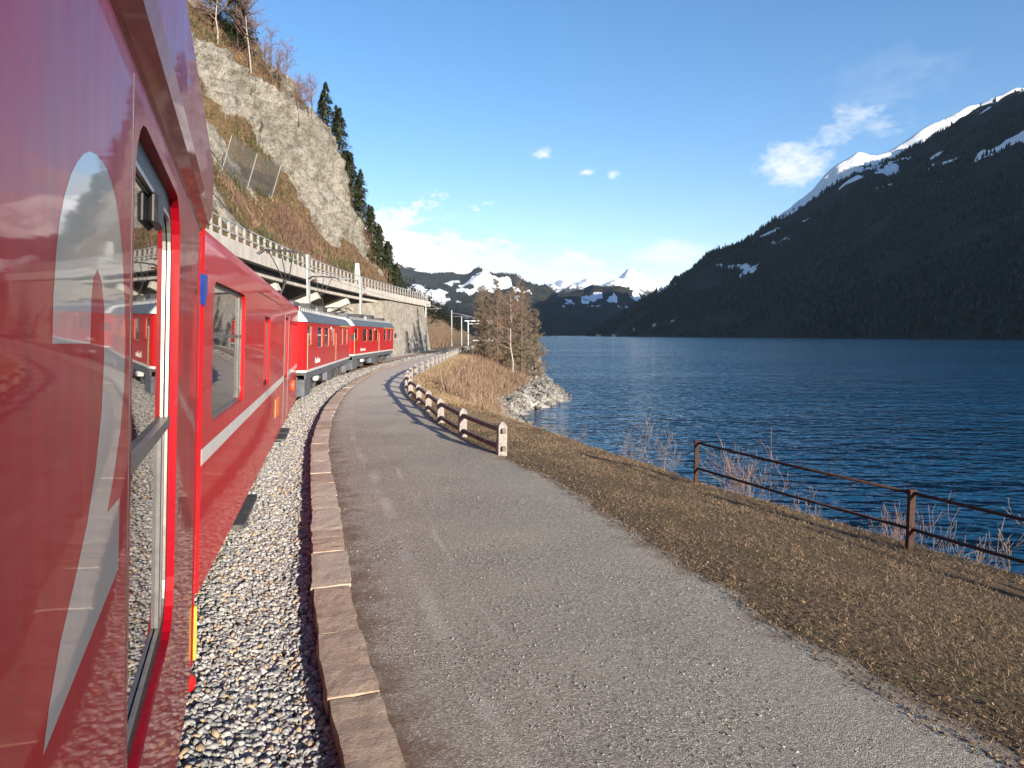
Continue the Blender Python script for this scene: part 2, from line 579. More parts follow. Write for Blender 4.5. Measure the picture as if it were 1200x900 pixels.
def verge_mat():
    m, nt, bs = new_mat('dry_verge')
    n1 = noise(nt, 0.9, 7, 0.7)
    n2 = noise(nt, 26, 6, 0.75)
    a = ramp(nt, n2.outputs['Fac'], [(0.3, (0.07, 0.046, 0.029)), (0.5, (0.175, 0.12, 0.07)), (0.7, (0.33, 0.24, 0.145))])
    b = ramp(nt, n2.outputs['Fac'], [(0.3, (0.06, 0.05, 0.025)), (0.7, (0.23, 0.18, 0.085))])
    c = mixc(nt, ramp(nt, n1.outputs['Fac'], [(0.5, (0, 0, 0)), (0.65, (1, 1, 1))]).outputs[0], a.outputs[0], b.outputs[0])
    # bare pale rock where the bank meets the lake
    rk = attr(nt, 'rock')
    rn = ramp(nt, noise(nt, 1.6, 8, 0.75).outputs['Fac'], [(0.35, (0.20, 0.185, 0.165)), (0.65, (0.50, 0.475, 0.43))])
    rf = mathn(nt, 'ADD', rk, mathn(nt, 'SUBTRACT', n1.outputs['Fac'], 0.5), clamp=True)
    rf = ramp(nt, rf, [(0.4, (0, 0, 0)), (0.6, (1, 1, 1))]).outputs[0]
    c = mixc(nt, rf, c, rn.outputs[0])
    nt.links.new(c, bs.inputs['Base Color'])
    bs.inputs['Roughness'].default_value = 0.97
    bs.inputs['Specular IOR Level'].default_value = 0.15
    bump(nt, bs, n2.outputs['Fac'], 0.9, 0.05)
    return m


M['verge'] = verge_mat()


def kerb_mat():
    m, nt, bs = new_mat('brown_kerb_stone')
    oi = nt.nodes.new('ShaderNodeObjectInfo')
    n1 = noise(nt, 7, 8, 0.75)
    n2 = noise(nt, 42, 5, 0.7)
    base = ramp(nt, oi.outputs['Random'], [(0.0, (0.34, 0.25, 0.18)), (0.35, (0.43, 0.30, 0.21)), (0.65, (0.45, 0.37, 0.28)), (1.0, (0.55, 0.465, 0.365))])
    c = mixc(nt, ramp(nt, n1.outputs['Fac'], [(0.38, (0, 0, 0)), (0.7, (0.75, 0.75, 0.75))]).outputs[0], base.outputs[0], (0.56, 0.46, 0.34))
    c = mixc(nt, ramp(nt, n2.outputs['Fac'], [(0.55, (0, 0, 0)), (0.75, (0.6, 0.6, 0.6))]).outputs[0], c, (0.14, 0.10, 0.085))
    nt.links.new(c, bs.inputs['Base Color'])
    bs.inputs['Roughness'].default_value = 0.9
    b = bump(nt, bs, n1.outputs['Fac'], 0.8, 0.035)
    bump(nt, bs, n2.outputs['Fac'], 0.8, 0.014, prev=b)
    return m


M['kerb'] = kerb_mat()


def masonry_mat():
    m, nt, bs = new_mat('rubble_masonry')
    tc = nt.nodes.new('ShaderNodeTexCoord')
    mpn = nt.nodes.new('ShaderNodeMapping')
    mpn.inputs['Scale'].default_value = (1.5, 1.5, 2.6)
    nt.links.new(tc.outputs['Object'], mpn.inputs[0])
    v = nt.nodes.new('ShaderNodeTexVoronoi')
    v.inputs['Scale'].default_value = 1.0
    nt.links.new(mpn.outputs[0], v.inputs['Vector'])
    ve = nt.nodes.new('ShaderNodeTexVoronoi')
    ve.feature = 'DISTANCE_TO_EDGE'
    nt.links.new(mpn.outputs[0], ve.inputs['Vector'])
    sp = nt.nodes.new('ShaderNodeSeparateColor')
    nt.links.new(v.outputs['Color'], sp.inputs[0])
    c = ramp(nt, sp.outputs[0], [(0, (0.33, 0.295, 0.24)), (0.5, (0.46, 0.415, 0.345)), (1, (0.57, 0.525, 0.45))]).outputs[0]
    st = noise(nt, 0.5, 6, 0.7, stretch=(1, 1, 0.15))
    c = mixc(nt, ramp(nt, st.outputs['Fac'], [(0.5, (0, 0, 0)), (0.75, (0.6, 0.6, 0.6))]).outputs[0], c, (0.21, 0.185, 0.15))
    j = ramp(nt, ve.outputs['Distance'], [(0.02, (0, 0, 0)), (0.07, (1, 1, 1))])
    c = mixc(nt, j.outputs[0], (0.19, 0.165, 0.135), c)
    nt.links.new(c, bs.inputs['Base Color'])
    bs.inputs['Roughness'].default_value = 0.95
    bump(nt, bs, j.outputs[0], 0.7, 0.06)
    return m


M['masonry'] = masonry_mat()


def cliff_mat():
    m, nt, bs = new_mat('cliff_rock_and_scrub')
    rk = attr(nt, 'rock')
    n1 = noise(nt, 0.11, 8, 0.7)
    n2 = noise(nt, 0.75, 9, 0.78, stretch=(1, 1, 1.35))
    n3 = noise(nt, 3.0, 6, 0.7)
    pale = ramp(nt, n2.outputs['Fac'], [(0.28, (0.07, 0.064, 0.054)), (0.40, (0.27, 0.245, 0.20)), (0.50, (0.47, 0.44, 0.375)), (0.68, (0.62, 0.585, 0.51))])
    lich = ramp(nt, n1.outputs['Fac'], [(0.50, (0, 0, 0)), (0.64, (0.85, 0.85, 0.85))])
    n4 = noise(nt, 0.35, 9, 0.72)
    dull = ramp(nt, n4.outputs['Fac'], [(0.35, (0.10, 0.095, 0.07)), (0.5, (0.22, 0.20, 0.15)), (0.68, (0.33, 0.285, 0.20))])
    rc = mixc(nt, lich.outputs[0], pale.outputs[0], dull.outputs[0])
    tcv = nt.nodes.new('ShaderNodeTexCoord')
    mpv = nt.nodes.new('ShaderNodeMapping')
    mpv.inputs['Rotation'].default_value = (0.5, 0.2, 0.0)
    mpv.inputs['Scale'].default_value = (0.5, 0.28, 0.5)
    nt.links.new(tcv.outputs['Object'], mpv.inputs[0])
    wv = nt.nodes.new('ShaderNodeVectorMath')
    wv.operation = 'MULTIPLY_ADD'
    wv.inputs[1].default_value = (0.9, 0.9, 0.9)
    nt.links.new(n4.outputs['Color'], wv.inputs[0])
    nt.links.new(mpv.outputs[0], wv.inputs[2])
    vc = nt.nodes.new('ShaderNodeTexVoronoi')
    vc.feature = 'DISTANCE_TO_EDGE'
    nt.links.new(wv.outputs[0], vc.inputs['Vector'])
    crack_shade = ramp(nt, vc.outputs['Distance'], [(0.0, (1, 1, 1)), (0.05, (0, 0, 0))])
    rc = mixc(nt, mathn(nt, 'MULTIPLY', crack_shade.outputs[0], 0.9), rc, (0.07, 0.062, 0.05))  # fissures darkened in the colour, standing in for shadow the frontal sun lacks
    wst = noise(nt, 0.9, 6, 0.7, stretch=(1, 1, 0.12))
    rc = mixc(nt, ramp(nt, wst.outputs['Fac'], [(0.54, (0, 0, 0)), (0.68, (0.8, 0.8, 0.8))]).outputs[0], rc, (0.13, 0.12, 0.10))
    gr = ramp(nt, n3.outputs['Fac'], [(0.3, (0.085, 0.058, 0.034)), (0.5, (0.215, 0.145, 0.08)), (0.7, (0.34, 0.24, 0.135))])
    moss = ramp(nt, n2.outputs['Fac'], [(0.5, (0, 0, 0)), (0.66, (0.75, 0.75, 0.75))])
    gc = mixc(nt, moss.outputs[0], gr.outputs[0], (0.085, 0.085, 0.035))
    f = mathn(nt, 'ADD', rk, mathn(nt, 'MULTIPLY', mathn(nt, 'SUBTRACT', n2.outputs['Fac'], 0.5), 1.3), clamp=True)
    f = ramp(nt, f, [(0.42, (0, 0, 0)), (0.56, (1, 1, 1))]).outputs[0]
    nt.links.new(mixc(nt, f, gc, rc), bs.inputs['Base Color'])
    bs.inputs['Roughness'].default_value = 0.95
    bs.inputs['Specular IOR Level'].default_value = 0.2
    b = bump(nt, bs, n2.outputs['Fac'], 1.0, 1.0)
    b = bump(nt, bs, vc.outputs['Distance'], 0.7, 0.6, prev=b)
    bump(nt, bs, n3.outputs['Fac'], 0.8, 0.25, prev=b)
    return m


M['cliff'] = cliff_mat()


def mountain_mat(name, low, high, rockc):
    m, nt, bs = new_mat(name)
    sn = attr(nt, 'snow')
    n1 = noise(nt, 0.012, 8, 0.7)
    n2 = noise(nt, 0.05, 6, 0.75)
    c = ramp(nt, n2.outputs['Fac'], [(0.3, low), (0.7, high)]).outputs[0]
    c = mixc(nt, ramp(nt, n1.outputs['Fac'], [(0.52, (0, 0, 0)), (0.7, (0.7, 0.7, 0.7))]).outputs[0], c, rockc)
    f = mathn(nt, 'ADD', sn, mathn(nt, 'MULTIPLY', mathn(nt, 'SUBTRACT', n2.outputs['Fac'], 0.5), 0.9), clamp=True)
    f = ramp(nt, f, [(0.46, (0, 0, 0)), (0.54, (1, 1, 1))]).outputs[0]
    nt.links.new(mixc(nt, f, c, (0.86, 0.88, 0.90)), bs.inputs['Base Color'])
    bs.inputs['Roughness'].default_value = 0.95
    bs.inputs['Specular IOR Level'].default_value = 0.1
    b = bump(nt, bs, n2.outputs['Fac'], 0.8, 14)
    bump(nt, bs, n1.outputs['Fac'], 0.6, 30, prev=b)
    return m


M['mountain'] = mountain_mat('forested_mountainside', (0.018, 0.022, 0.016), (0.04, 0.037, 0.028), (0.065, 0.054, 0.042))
M['alp'] = mountain_mat('high_alp', (0.05, 0.05, 0.04), (0.11, 0.10, 0.085), (0.16, 0.15, 0.14))


def water_mat():
    m, nt, bs = new_mat('lake_water')
    bs.inputs['Base Color'].default_value = (0.003, 0.050, 0.108, 1)
    bs.inputs['Roughness'].default_value = 0.10
    bs.inputs['IOR'].default_value = 1.333
    n1 = noise(nt, 0.85, 2, 0.5, stretch=(0.7, 1.2, 1))
    n2 = noise(nt, 0.17, 3, 0.55, stretch=(0.55, 1.3, 1))
    n3 = noise(nt, 2.0, 2, 0.5, stretch=(0.8, 1.1, 1))
    # wind lanes: the chop is stronger in some streaks than in others
    wl_ = noise(nt, 0.012, 4, 0.6, stretch=(0.4, 1.6, 1))
    lane = ramp(nt, wl_.outputs['Fac'], [(0.38, (0.45, 0.45, 0.45)), (0.62, (1, 1, 1))]).outputs[0]
    b = bump(nt, bs, mathn(nt, 'MULTIPLY', n2.outputs['Fac'], lane), 0.8, 1.0)
    b = bump(nt, bs, mathn(nt, 'MULTIPLY', n1.outputs['Fac'], lane), 1.0, 0.62, prev=b)
    bump(nt, bs, n3.outputs['Fac'], 0.7, 0.10, prev=b)
    return m


M['water'] = water_mat()

# ------------------------------------------------------------------ plan curves: x and z as functions of y (metres)
def curve(pts):
    P = np.array(sorted(pts, key=lambda p: p[0]), float)
    X, Y = P[:, 0], P[:, 1]
    d = np.gradient(Y, X)

    def f(x):
        x = np.asarray(x, float)
        i = np.clip(np.searchsorted(X, x) - 1, 0, len(X) - 2)
        h = X[i + 1] - X[i]
        t = (x - X[i]) / h
        tt = np.clip(t, 0, 1)
        a = (2 * tt**3 - 3 * tt**2 + 1) * Y[i] + (tt**3 - 2 * tt**2 + tt) * h * d[i] + (-2 * tt**3 + 3 * tt**2) * Y[i + 1] + (tt**3 - tt**2) * h * d[i + 1]
        return a + np.where(t > 1, (t - 1) * h * d[i + 1], 0) + np.where(t < 0, t * h * d[i], 0)
    return f


track_x = curve([(-34, 17.0), (-22, 8.6), (-10, 2.3), (-0.58, -1.47), (3.84, -3.22), (5.2, -3.78), (14, -6.35), (22.9, -8.55), (32, -10.0), (40.1, -10.86), (49, -11.15), (57.3, -11.22), (70, -11.15), (85, -10.8), (100, -10.3), (120, -9.6), (140, -8.6), (165, -7), (190, -5), (260, 0)])
kerb_x = curve([(-34, 20.5), (-22, 12.0), (-10, 5.6), (0, 1.1), (4.02, -0.63), (5.92, -1.34), (7.7, -1.89), (9.9, -2.54), (15.9, -4.3), (20.5, -5.4), (28, -6.84), (35, -7.75), (43.5, -8.45), (52.5, -8.65), (62, -8.65), (75, -8.4), (90, -7.9), (110, -7.2), (140, -5.6), (190, -2.0)])
path_x = curve([(-34, 24.0), (-22, 15.8), (-10, 9.5), (0, 4.65), (4.02, 3.1), (5.17, 2.67), (6.93, 2.22), (9.46, 1.44), (11.87, 0.78), (14.3, -0.2), (16.9, -1.25), (19.6, -2.1), (22.3, -2.8), (24.7, -3.4), (28.9, -4.45), (34.7, -5.2), (45.8, -5.55), (62, -5.8), (80, -6.1), (98, -6.2), (115, -5.9), (140, -4.8), (190, -1.2)])
crest_x = curve([(-34, 29), (-22, 20), (-10, 13.5), (0, 9.0), (7.8, 5.95), (8.7, 5.45), (11, 4.25), (14, 2.95), (18.4, 1.15), (23, -0.55), (28, -2.4), (34, -3.5), (45, -3.9), (62, -4.0), (80, -4.4), (98, -4.6), (115, -4.4), (140, -3), (190, 1)])
shore_x = curve([(-34, 37), (-22, 28), (-10, 20), (0, 14.5), (8, 10.5), (14, 8.0), (22, 5.4), (32, 2.8), (42, 1.0), (50, 0.6), (54, 0.4), (58, 1.2), (64, 3.1), (70, 5.0), (74.4, 5.7), (80, 5.5), (90, 4.9), (101, 5.0), (140, 6.0), (190, 7.5), (260, 10)])
path_z = curve([(-34, -0.2), (-10, -0.05), (0, 0), (9.9, 0.09), (20, 0.18), (35, 0.31), (43, 0.37), (52, 0.41), (65, 0.43), (90, 0.43), (190, 0.43)])
rail_z = curve([(-34, 0.1), (0, 0.2), (20, 0.28), (40, 0.36), (57, 0.40), (80, 0.43), (190, 0.43), (260, 0.43)])
deck_x = curve([(-20, -8.0), (0, -11.2), (20, -13.6), (34.4, -14.8), (48, -15.7), (63, -16.0), (76, -15.5), (90, -14.4), (100, -13.4), (106, -12.8)])
WATER_Z = -4.0
LAND_END = 260.0


def heading(f, y, e=0.5):
    return math.atan2(-(float(f(y + e)) - float(f(y - e))), 2 * e)      # rotation about z, 0 = +Y


rows = np.concatenate([np.arange(-33, 0, 1.0), np.arange(0, 16, 0.11), np.arange(16, 40, 0.25), np.arange(40, 110, 0.5), np.arange(110, LAND_END + 0.1, 3.0)])

# --- path (one sheet), its right edge ragged
nc = 17
U = np.linspace(0, 1, nc)
yy = rows[(rows <= 150)]
xa, xb = kerb_x(yy) - 0.10, path_x(yy) + 0.10
jit = (fbm(xyz(yy, 0 * yy + 3.1), 1.6, 3, 5) - 0.5) * 0.5 + (vnoise(xyz(yy / 0.27, 0 * yy + 1.7), 9) - 0.5) * 0.13
XX = xa[:, None] + (xb + jit - xa)[:, None] * U[None, :]
YY = np.repeat(yy[:, None], nc, 1)
ZZ = path_z(yy)[:, None] + 0.012 + 0.035 * (np.sin(np.pi * U) ** 1.0)[None, :] - 0.03 * smooth(0.93, 1.0, U)[None, :] + (fbm(xyz(XX, YY), 1.3, 4, 3) - 0.5) * 0.035
V = np.stack([XX, YY, ZZ], -1).reshape(-1, 3)
tag(np_mesh('path', V, grid_faces(len(yy), nc), M['path'], None, True, {'across': np.repeat(U[None, :], len(yy), 0), 'far_light': np.repeat(smooth(9, 34, yy)[:, None], nc, 1)}), kind='structure')

# --- bank between path and lake: verge, crest, slope to the water
cols = np.array([-0.9, -0.4, 0.0, 0.25, 0.5, 0.75, 0.9, 1.0, 1.06, 1.13, 1.22, 1.32, 1.42, 1.52, 1.62, 1.72, 1.8, 1.88, 1.94, 2.0, 2.08, 2.3, 2.8])
yb = rows


def bank_point(y, c):
    """cross profile: c<0 metres under the path, 0..1 path edge to crest, 1..2 crest to waterline, >2 lake bed"""
    y = np.asarray(y, float)
    c = np.asarray(c, float)
    px, cx, sx, pz = path_x(y), crest_x(y), shore_x(y), path_z(y)
    x = np.where(c < 0, px + c, np.where(c < 1, px + (cx - px) * c, np.where(c < 2, cx + (sx - cx) * (c - 1), sx + (c - 2) * 14)))
    drop = 0.16
    zc = pz - drop
    t = np.clip(c - 1, 0, 1)
    fall = np.where(t < 1, t ** 0.85, 1.0)
    z = np.where(c < 0, pz - 0.012, np.where(c < 1, pz - 0.004 - drop * np.clip(c, 0, 1) ** 1.4, zc + (WATER_Z - zc) * fall))
    z = np.where(c > 2, WATER_Z - (c - 2) * 7, z)
    nz = (fbm(xyz(x, y), 1.6, 4, 21) - 0.5)
    rough = np.where(c <= 0, 0.0, np.where(c < 1, 0.10 * np.minimum(1, c * 4), 0.12 + 1.1 * np.minimum(1, (c - 1) * 2.0) * np.where(c < 2, 1, 0.4)))
    rk = smooth(1.45, 1.8, c) * smooth(30, 48, y)
    rr = (fbm(xyz(x, y, z * 1.3), 1.7, 5, 44, ridged=True) - 0.55) * 1.5 * rk
    return x, z + nz * rough + rr, rk


CC = np.repeat(cols[None, :], len(yb), 0)
YB = np.repeat(yb[:, None], len(cols), 1)
XB, ZB, RK = bank_point(YB, CC)
tag(np_mesh('lake_bank', np.stack([XB, YB, ZB], -1).reshape(-1, 3), grid_faces(len(yb), len(cols)), M['verge'], None, True, {'rock': RK.ravel()}), kind='structure')

# --- track bed
tc_ = np.array([-6.0, -3.2, -2.2, -1.35, -0.7, 0, 0.7, 1.35, 1.7])
yt = rows
ax = track_x(yt)[:, None] + tc_[None, :]
kx = kerb_x(yt) - 0.44
az = rail_z(yt)[:, None] + np.array([-0.2, -0.3, -0.20, -0.14, -0.14, -0.14, -0.14, -0.14, -0.17])[None, :]
kcol = np.stack([kx - 0.25, kx + 0.2], 1)
kzz = np.stack([path_z(yt) - 0.19, path_z(yt) - 0.24], 1)
AX = np.concatenate([ax, kcol], 1)
AZ = np.concatenate([az, kzz], 1)
order = np.maximum.accumulate(AX, axis=1)
AYY = np.repeat(yt[:, None], AX.shape[1], 1)
AZ = AZ + (fbm(xyz(order, AYY), 0.4, 3, 8) - 0.5) * 0.06
tag(np_mesh('track_bed', np.stack([order, AYY, AZ], -1).reshape(-1, 3), grid_faces(len(yt), AX.shape[1]), M['ballast_bed'], None, True), kind='structure')


def bed_z(x, y):
    tx, kx_ = track_x(y), kerb_x(y) - 0.44
    a = rail_z(y) - 0.10
    b = path_z(y) - 0.15
    t = np.clip((x - (tx + 1.35)) / np.maximum(0.2, (kx_ - 0.25) - (tx + 1.35)), 0, 1)
    return a + (b - a) * t


# --- lake
nx = 2
lv = [(-3000, -3000, WATER_Z), (6000, -3000, WATER_Z), (6000, 9000, WATER_Z), (-3000, 9000, WATER_Z)]
tag(MB().add(lv, [(0, 1, 2, 3)]).build('lake', M['water']), kind='structure')
lb = [(-6000, -6000, -60), (12000, -6000, -60), (12000, 12000, -60), (-6000, 12000, -60)]
tag(MB().add(lb, [(0, 1, 2, 3)]).build('lake_bed', M['verge']), kind='structure')

# ------------------------------------------------------------------ mountains


def fast_forest(name, P, h, mat, sides=4, lean=0.05):
    """many small conifers as one mass: each a ragged two-tier cone"""
    n = len(P)
    rr = h * RNG.uniform(0.16, 0.26, n)
    ang = RNG.uniform(0, 6.28, n)
    V = np.zeros((n, 2 * (sides + 1), 3))
    for t, (z0, z1, k) in enumerate(((0.0, 0.72, 1.0), (0.42, 1.0, 0.62))):
        for s in range(sides):
            a = ang + 2 * np.pi * s / sides + t * 0.6
            V[:, t * (sides + 1) + s, 0] = P[:, 0] + np.cos(a) * rr * k * RNG.uniform(0.75, 1.2, n)
            V[:, t * (sides + 1) + s, 1] = P[:, 1] + np.sin(a) * rr * k * RNG.uniform(0.75, 1.2, n)
            V[:, t * (sides + 1) + s, 2] = P[:, 2] + h * (z0 + 0.06)
        V[:, t * (sides + 1) + sides] = P + np.stack([RNG.normal(0, lean, n) * h, RNG.normal(0, lean, n) * h, h * z1], 1)
    F = []
    for t in range(2):
        b = t * (sides + 1)
        for s in range(sides):
            F.append([b + s, b + (s + 1) % sides, b + sides])
    F = np.array(F)
    T = (np.arange(n) * 2 * (sides + 1))[:, None, None] + F[None]
    o = np_mesh(name, V.reshape(-1, 3), T.reshape(-1, 3), mat)
    return o


# right-hand mountain: a long spur whose foot is the lake's far shore
def right_h(x, y):
    d1 = (x - 244) * 0.978 + (y - 2600) * 0.208
    d2 = (x - 200) * 0.95 - (y - 2620) * 0.30
    p = xyz(x, y)
    w = (fbm(p, 900, 4, 61) - 0.5) * 320
    d1 = d1 + w * smooth(0, 500, d1) + (fbm(p, 160, 4, 62) - 0.5) * 90
    a = 0.56 * d1
    b = 0.60 * d2 + (fbm(p, 300, 5, 63) - 0.5) * 70
    k = 25.0
    h = -k * np.log(np.exp(-np.clip(a / k, -40, 60)) + np.exp(-np.clip(b / k, -40, 60)))
    h = h + (fbm(p, 220, 5, 64, ridged=True) - 0.5) * 95 * smooth(20, 300, h)
    h = np.where(h > 850, 850 + 330 * (1 - np.exp(-(h - 850) / 330)), h)
    fade = smooth(-1000, 200, y)
    h = h * (1 + 0.55 * smooth(1100, 300, y))  # unseen southern end raised so its shadow covers the visible face
    h = np.minimum(h, 1240)
    return WATER_Z - 14 + h * (0.25 + 0.75 * fade)


gx = np.arange(100, 4200, 26.0)
gy = np.arange(-1100, 4600, 34.0)
GX, GY = np.meshgrid(gx, gy)
GZ = np.maximum(right_h(GX, GY), -58)


def right_snow(x, y, z):
    p = xyz(x, y)
    s = smooth(0.655, 0.70, fbm(xyz(x, y * 1.0, z * 1.5), 150, 4, 71)) * smooth(150, 420, z)
    s2 = smooth(0.67, 0.70, fbm(xyz(x * 1.0, y * 0.4, z * 2), 120, 3, 75)) * smooth(80, 200, z) * 0.9
    hi = smooth(1350, 1600, z + (fbm(p, 200, 4, 72) - 0.5) * 300)
    return np.maximum(np.maximum(s * 0.85, s2), hi)


SN = right_snow(GX, GY, GZ)
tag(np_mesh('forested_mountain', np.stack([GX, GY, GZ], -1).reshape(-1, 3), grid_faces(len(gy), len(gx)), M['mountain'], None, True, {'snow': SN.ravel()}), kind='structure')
# trees on the face the valley sees
n = 150000
tx_ = RNG.uniform(150, 3200, n)
ty_ = RNG.uniform(500, 3300, n)
tz_ = right_h(tx_, ty_)
ok = (tz_ > -2) & (tx_ < 0.86 * ty_ + 60) & (right_snow(tx_, ty_, tz_) < 0.3) & (RNG.random(n) < np.clip(0.35 + 900 / ty_ * 0.9, 0, 1)) & (fbm(xyz(tx_, ty_), 130, 4, 81) < 0.60)
ex, ey = tx_ + 15, ty_ + 15
Pf = np.stack([tx_, ty_, tz_ - 1], 1)[ok]
hf = (6 + 17 * RNG.random(len(Pf)) ** 1.5) * (0.6 + 0.8 * fbm(Pf, 260, 3, 83))
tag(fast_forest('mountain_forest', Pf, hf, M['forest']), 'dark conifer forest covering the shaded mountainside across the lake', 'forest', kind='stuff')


# far ranges: a crest line, a face falling towards the valley, a back slope
def ridge(name, crest, front, back, mat, amp, rough, snow, seed, nu=150, nv=60, foot=-20.0):
    C_ = np.array(crest, float)
    t = np.concatenate([[0], np.cumsum(np.hypot(np.diff(C_[:, 0]), np.diff(C_[:, 1])))])
    tu = np.linspace(0, t[-1], nu)
    cx, cy, cz = (np.interp(tu, t, C_[:, k]) for k in range(3))
    v = np.concatenate([np.linspace(-1, 0, 14)[:-1], np.linspace(0, 1, nv)])
    rx, ry = cx / np.hypot(cx, cy), cy / np.hypot(cx, cy)
    off = np.where(v < 0, v * back, v * front)
    X = cx[:, None] - rx[:, None] * off[None]
    Y = cy[:, None] - ry[:, None] * off[None]
    prof = np.where(v < 0, 1 + v * 0.9, (1 - v) ** 1.15)
    Z = foot + (cz[:, None] - foot) * prof[None]
    p = xyz(X, Y)
    body = (4 * np.abs(v) * (1 - np.abs(v)))[None] ** 0.6
    Z = Z + (fbm(p, amp * 3.2, 5, seed, ridged=True) - 0.55) * amp * 1.5 * body
    Z = Z + (fbm(p, amp * 0.7, 5, seed + 9) - 0.5) * rough * (0.35 + body)
    S = snow(X, Y, Z, v[None] + 0 * X)
    S = S + (fbm(xyz(X, Y, Z), 60, 4, seed + 5, ridged=True) - 0.6) * 1.1 * smooth(0.05, 0.3, S)
    o = np_mesh(name, np.stack([X, Y, Z], -1).reshape(-1, 3), grid_faces(nu, len(v)), mat, None, True, {'snow': S.ravel()})
    tag(o, kind='structure')
    return X, Y, Z, S


def pxc(pts, Y):
    """crest from bearings: (tan of bearing to the right * 800, metres of rise per 800 m) at range Y"""
    return [(a / 800 * Y, Y, 2.7 + b / 800 * Y) for a, b in pts]


# snow peak behind the spur, right
ridge('snow_peak', pxc([(240, 60), (300, 130), (335, 158), (372, 196), (395, 206), (420, 204), (445, 220), (470, 234), (520, 258), (570, 276), (640, 300), (760, 280)], 3500), 1200, 1200, M['alp'], 170, 150,
      lambda X, Y, Z, v: smooth(330, 600, Z) * (0.66 + 0.5 * (fbm(xyz(X, Y), 150, 4, 91) - 0.3)), 31)
# white massif at the head of the valley, left
ridge('snow_massif', pxc([(-330, 120), (-230, 120), (-170, 128), (-130, 122), (-90, 104), (-60, 84), (-20, 72), (30, 55), (60, 60), (90, 66), (112, 56), (135, 72), (150, 66), (180, 40), (240, 20)], 9800), 3000, 2200, M['alp'], 340, 260,
      lambda X, Y, Z, v: smooth(430, 720, Z) * (0.80 + 0.4 * (fbm(xyz(X, Y), 220, 4, 92) - 0.35)), 33)
# blue forested shoulder with alps and snowfields below the massif
FX = ridge('valley_shoulder', pxc([(-260, 130), (-180, 110), (-140, 88), (-120, 78), (-95, 70), (-60, 71), (-25, 70), (0, 68), (22, 60), (45, 44), (75, 26), (120, 12), (190, 4)], 6900), 2600, 1500, M['mountain'], 230, 150,
           lambda X, Y, Z, v: np.maximum(smooth(0.53, 0.58, fbm(xyz(X * 0.8, Y * 0.5), 150, 5, 93)) * smooth(150, 380, Z) * 0.95, smooth(560, 760, Z) * 0.7), 35)
ridge('valley_hill', pxc([(-40, 10), (20, 30), (60, 46), (85, 50), (105, 58), (122, 66), (140, 60), (165, 40), (220, 26), (330, 10)], 7900), 3000, 1200, M['mountain'], 220, 150,
      lambda X, Y, Z, v: np.maximum(smooth(0.59, 0.64, fbm(xyz(X, Y * 0.6), 120, 4, 96)) * smooth(150, 340, Z) * 0.9, smooth(440, 580, Z) * 0.75), 37)
Xs, Ys, Zs, Ss = FX
idx = RNG.integers(0, Xs.size, 30000)
Pf = np.stack([Xs.ravel()[idx], Ys.ravel()[idx], Zs.ravel()[idx]], 1) + np.stack([RNG.uniform(-22, 22, len(idx)), RNG.uniform(-22, 22, len(idx)), 0 * idx - 2.0], 1)
ok = (Ss.ravel()[idx] < 0.3) & (Pf[:, 2] > 0)
tag(fast_forest('shoulder_forest', Pf[ok], RNG.uniform(12, 24, ok.sum()), M['forest']), 'distant blue conifer forest below the snowfields at the valley head', 'forest', kind='stuff')


# wooded slope on this shore beyond the cliff
foot_x = curve([(100, -15), (115, -13.5), (140, -13), (200, -14), (300, -19), (420, -26), (600, -34), (760, -60)])


def slope_h(x, y):
    d = foot_x(y) - x
    p = xyz(x, y)
    h = np.where(d > 0, 0.62 * d + (fbm(p, 26, 5, 101) - 0.5) * 9 * smooth(0, 12, d), 0)
    return 0.25 + h * smooth(118, 150, y + np.maximum(0, d) * 0.9) * (1 - 0.9 * smooth(600, 760, y))


gx = np.arange(-330, -8, 3.2)
gy = np.arange(104, 770, 5.0)
GX, GY = np.meshgrid(gx, gy)
GZ = slope_h(GX, GY)
tag(np_mesh('wooded_slope', np.stack([GX, GY, GZ], -1).reshape(-1, 3), grid_faces(len(gy), len(gx)), M['verge'], None, True, {'rock': 0 * GX.ravel()}), kind='structure')
def needle_trees(name, P, h, mat, per=70, seed=7):
    """a wood of small conifers, each a ragged column of needle clumps"""
    rg = np.random.default_rng(seed)
    n = len(P)
    f = rg.random((n, per)) ** 0.8
    a = rg.uniform(0, 6.28, (n, per))
    r = (0.21 * (1 - f) ** 0.9 + 0.02) * np.sqrt(rg.random((n, per))) * h[:, None]
    c = np.stack([np.cos(a) * r, np.sin(a) * r, h[:, None] * (0.05 + 0.95 * f) - 0.3 * r], -1) + P[:, None]
    s = h[:, None] * rg.uniform(0.05, 0.11, (n, per)) * (1.15 - f * 0.7)
    o = np.stack([np.cos(a), np.sin(a), np.full_like(a, -0.35)], -1) * s[..., None]
    d = np.stack([-np.sin(a), np.cos(a), rg.normal(0, 0.4, (n, per))], -1) * s[..., None] * 0.55
    V = np.stack([c - o * 0.4 - d, c - o * 0.4 + d, c + o * 0.8 ], 2)
    return np_mesh(name, V.reshape(-1, 3), np.arange(n * per * 3).reshape(-1, 3), mat)


n = 5200
tx_ = RNG.uniform(-320, -16, n)
ty_ = 150 + 590 * RNG.random(n) ** 0.8
ok = (foot_x(ty_) - tx_ > 6) & (fbm(xyz(tx_, ty_), 45, 3, 104) < 0.6)
Pf = np.stack([tx_, ty_, slope_h(tx_, ty_) - 0.3], 1)[ok]
tag(needle_trees('hillside_wood', Pf, RNG.uniform(4.5, 11, len(Pf)), M['forest'], 60), 'dark mixed wood on the slope beyond the stone wall', 'wood', kind='stuff')

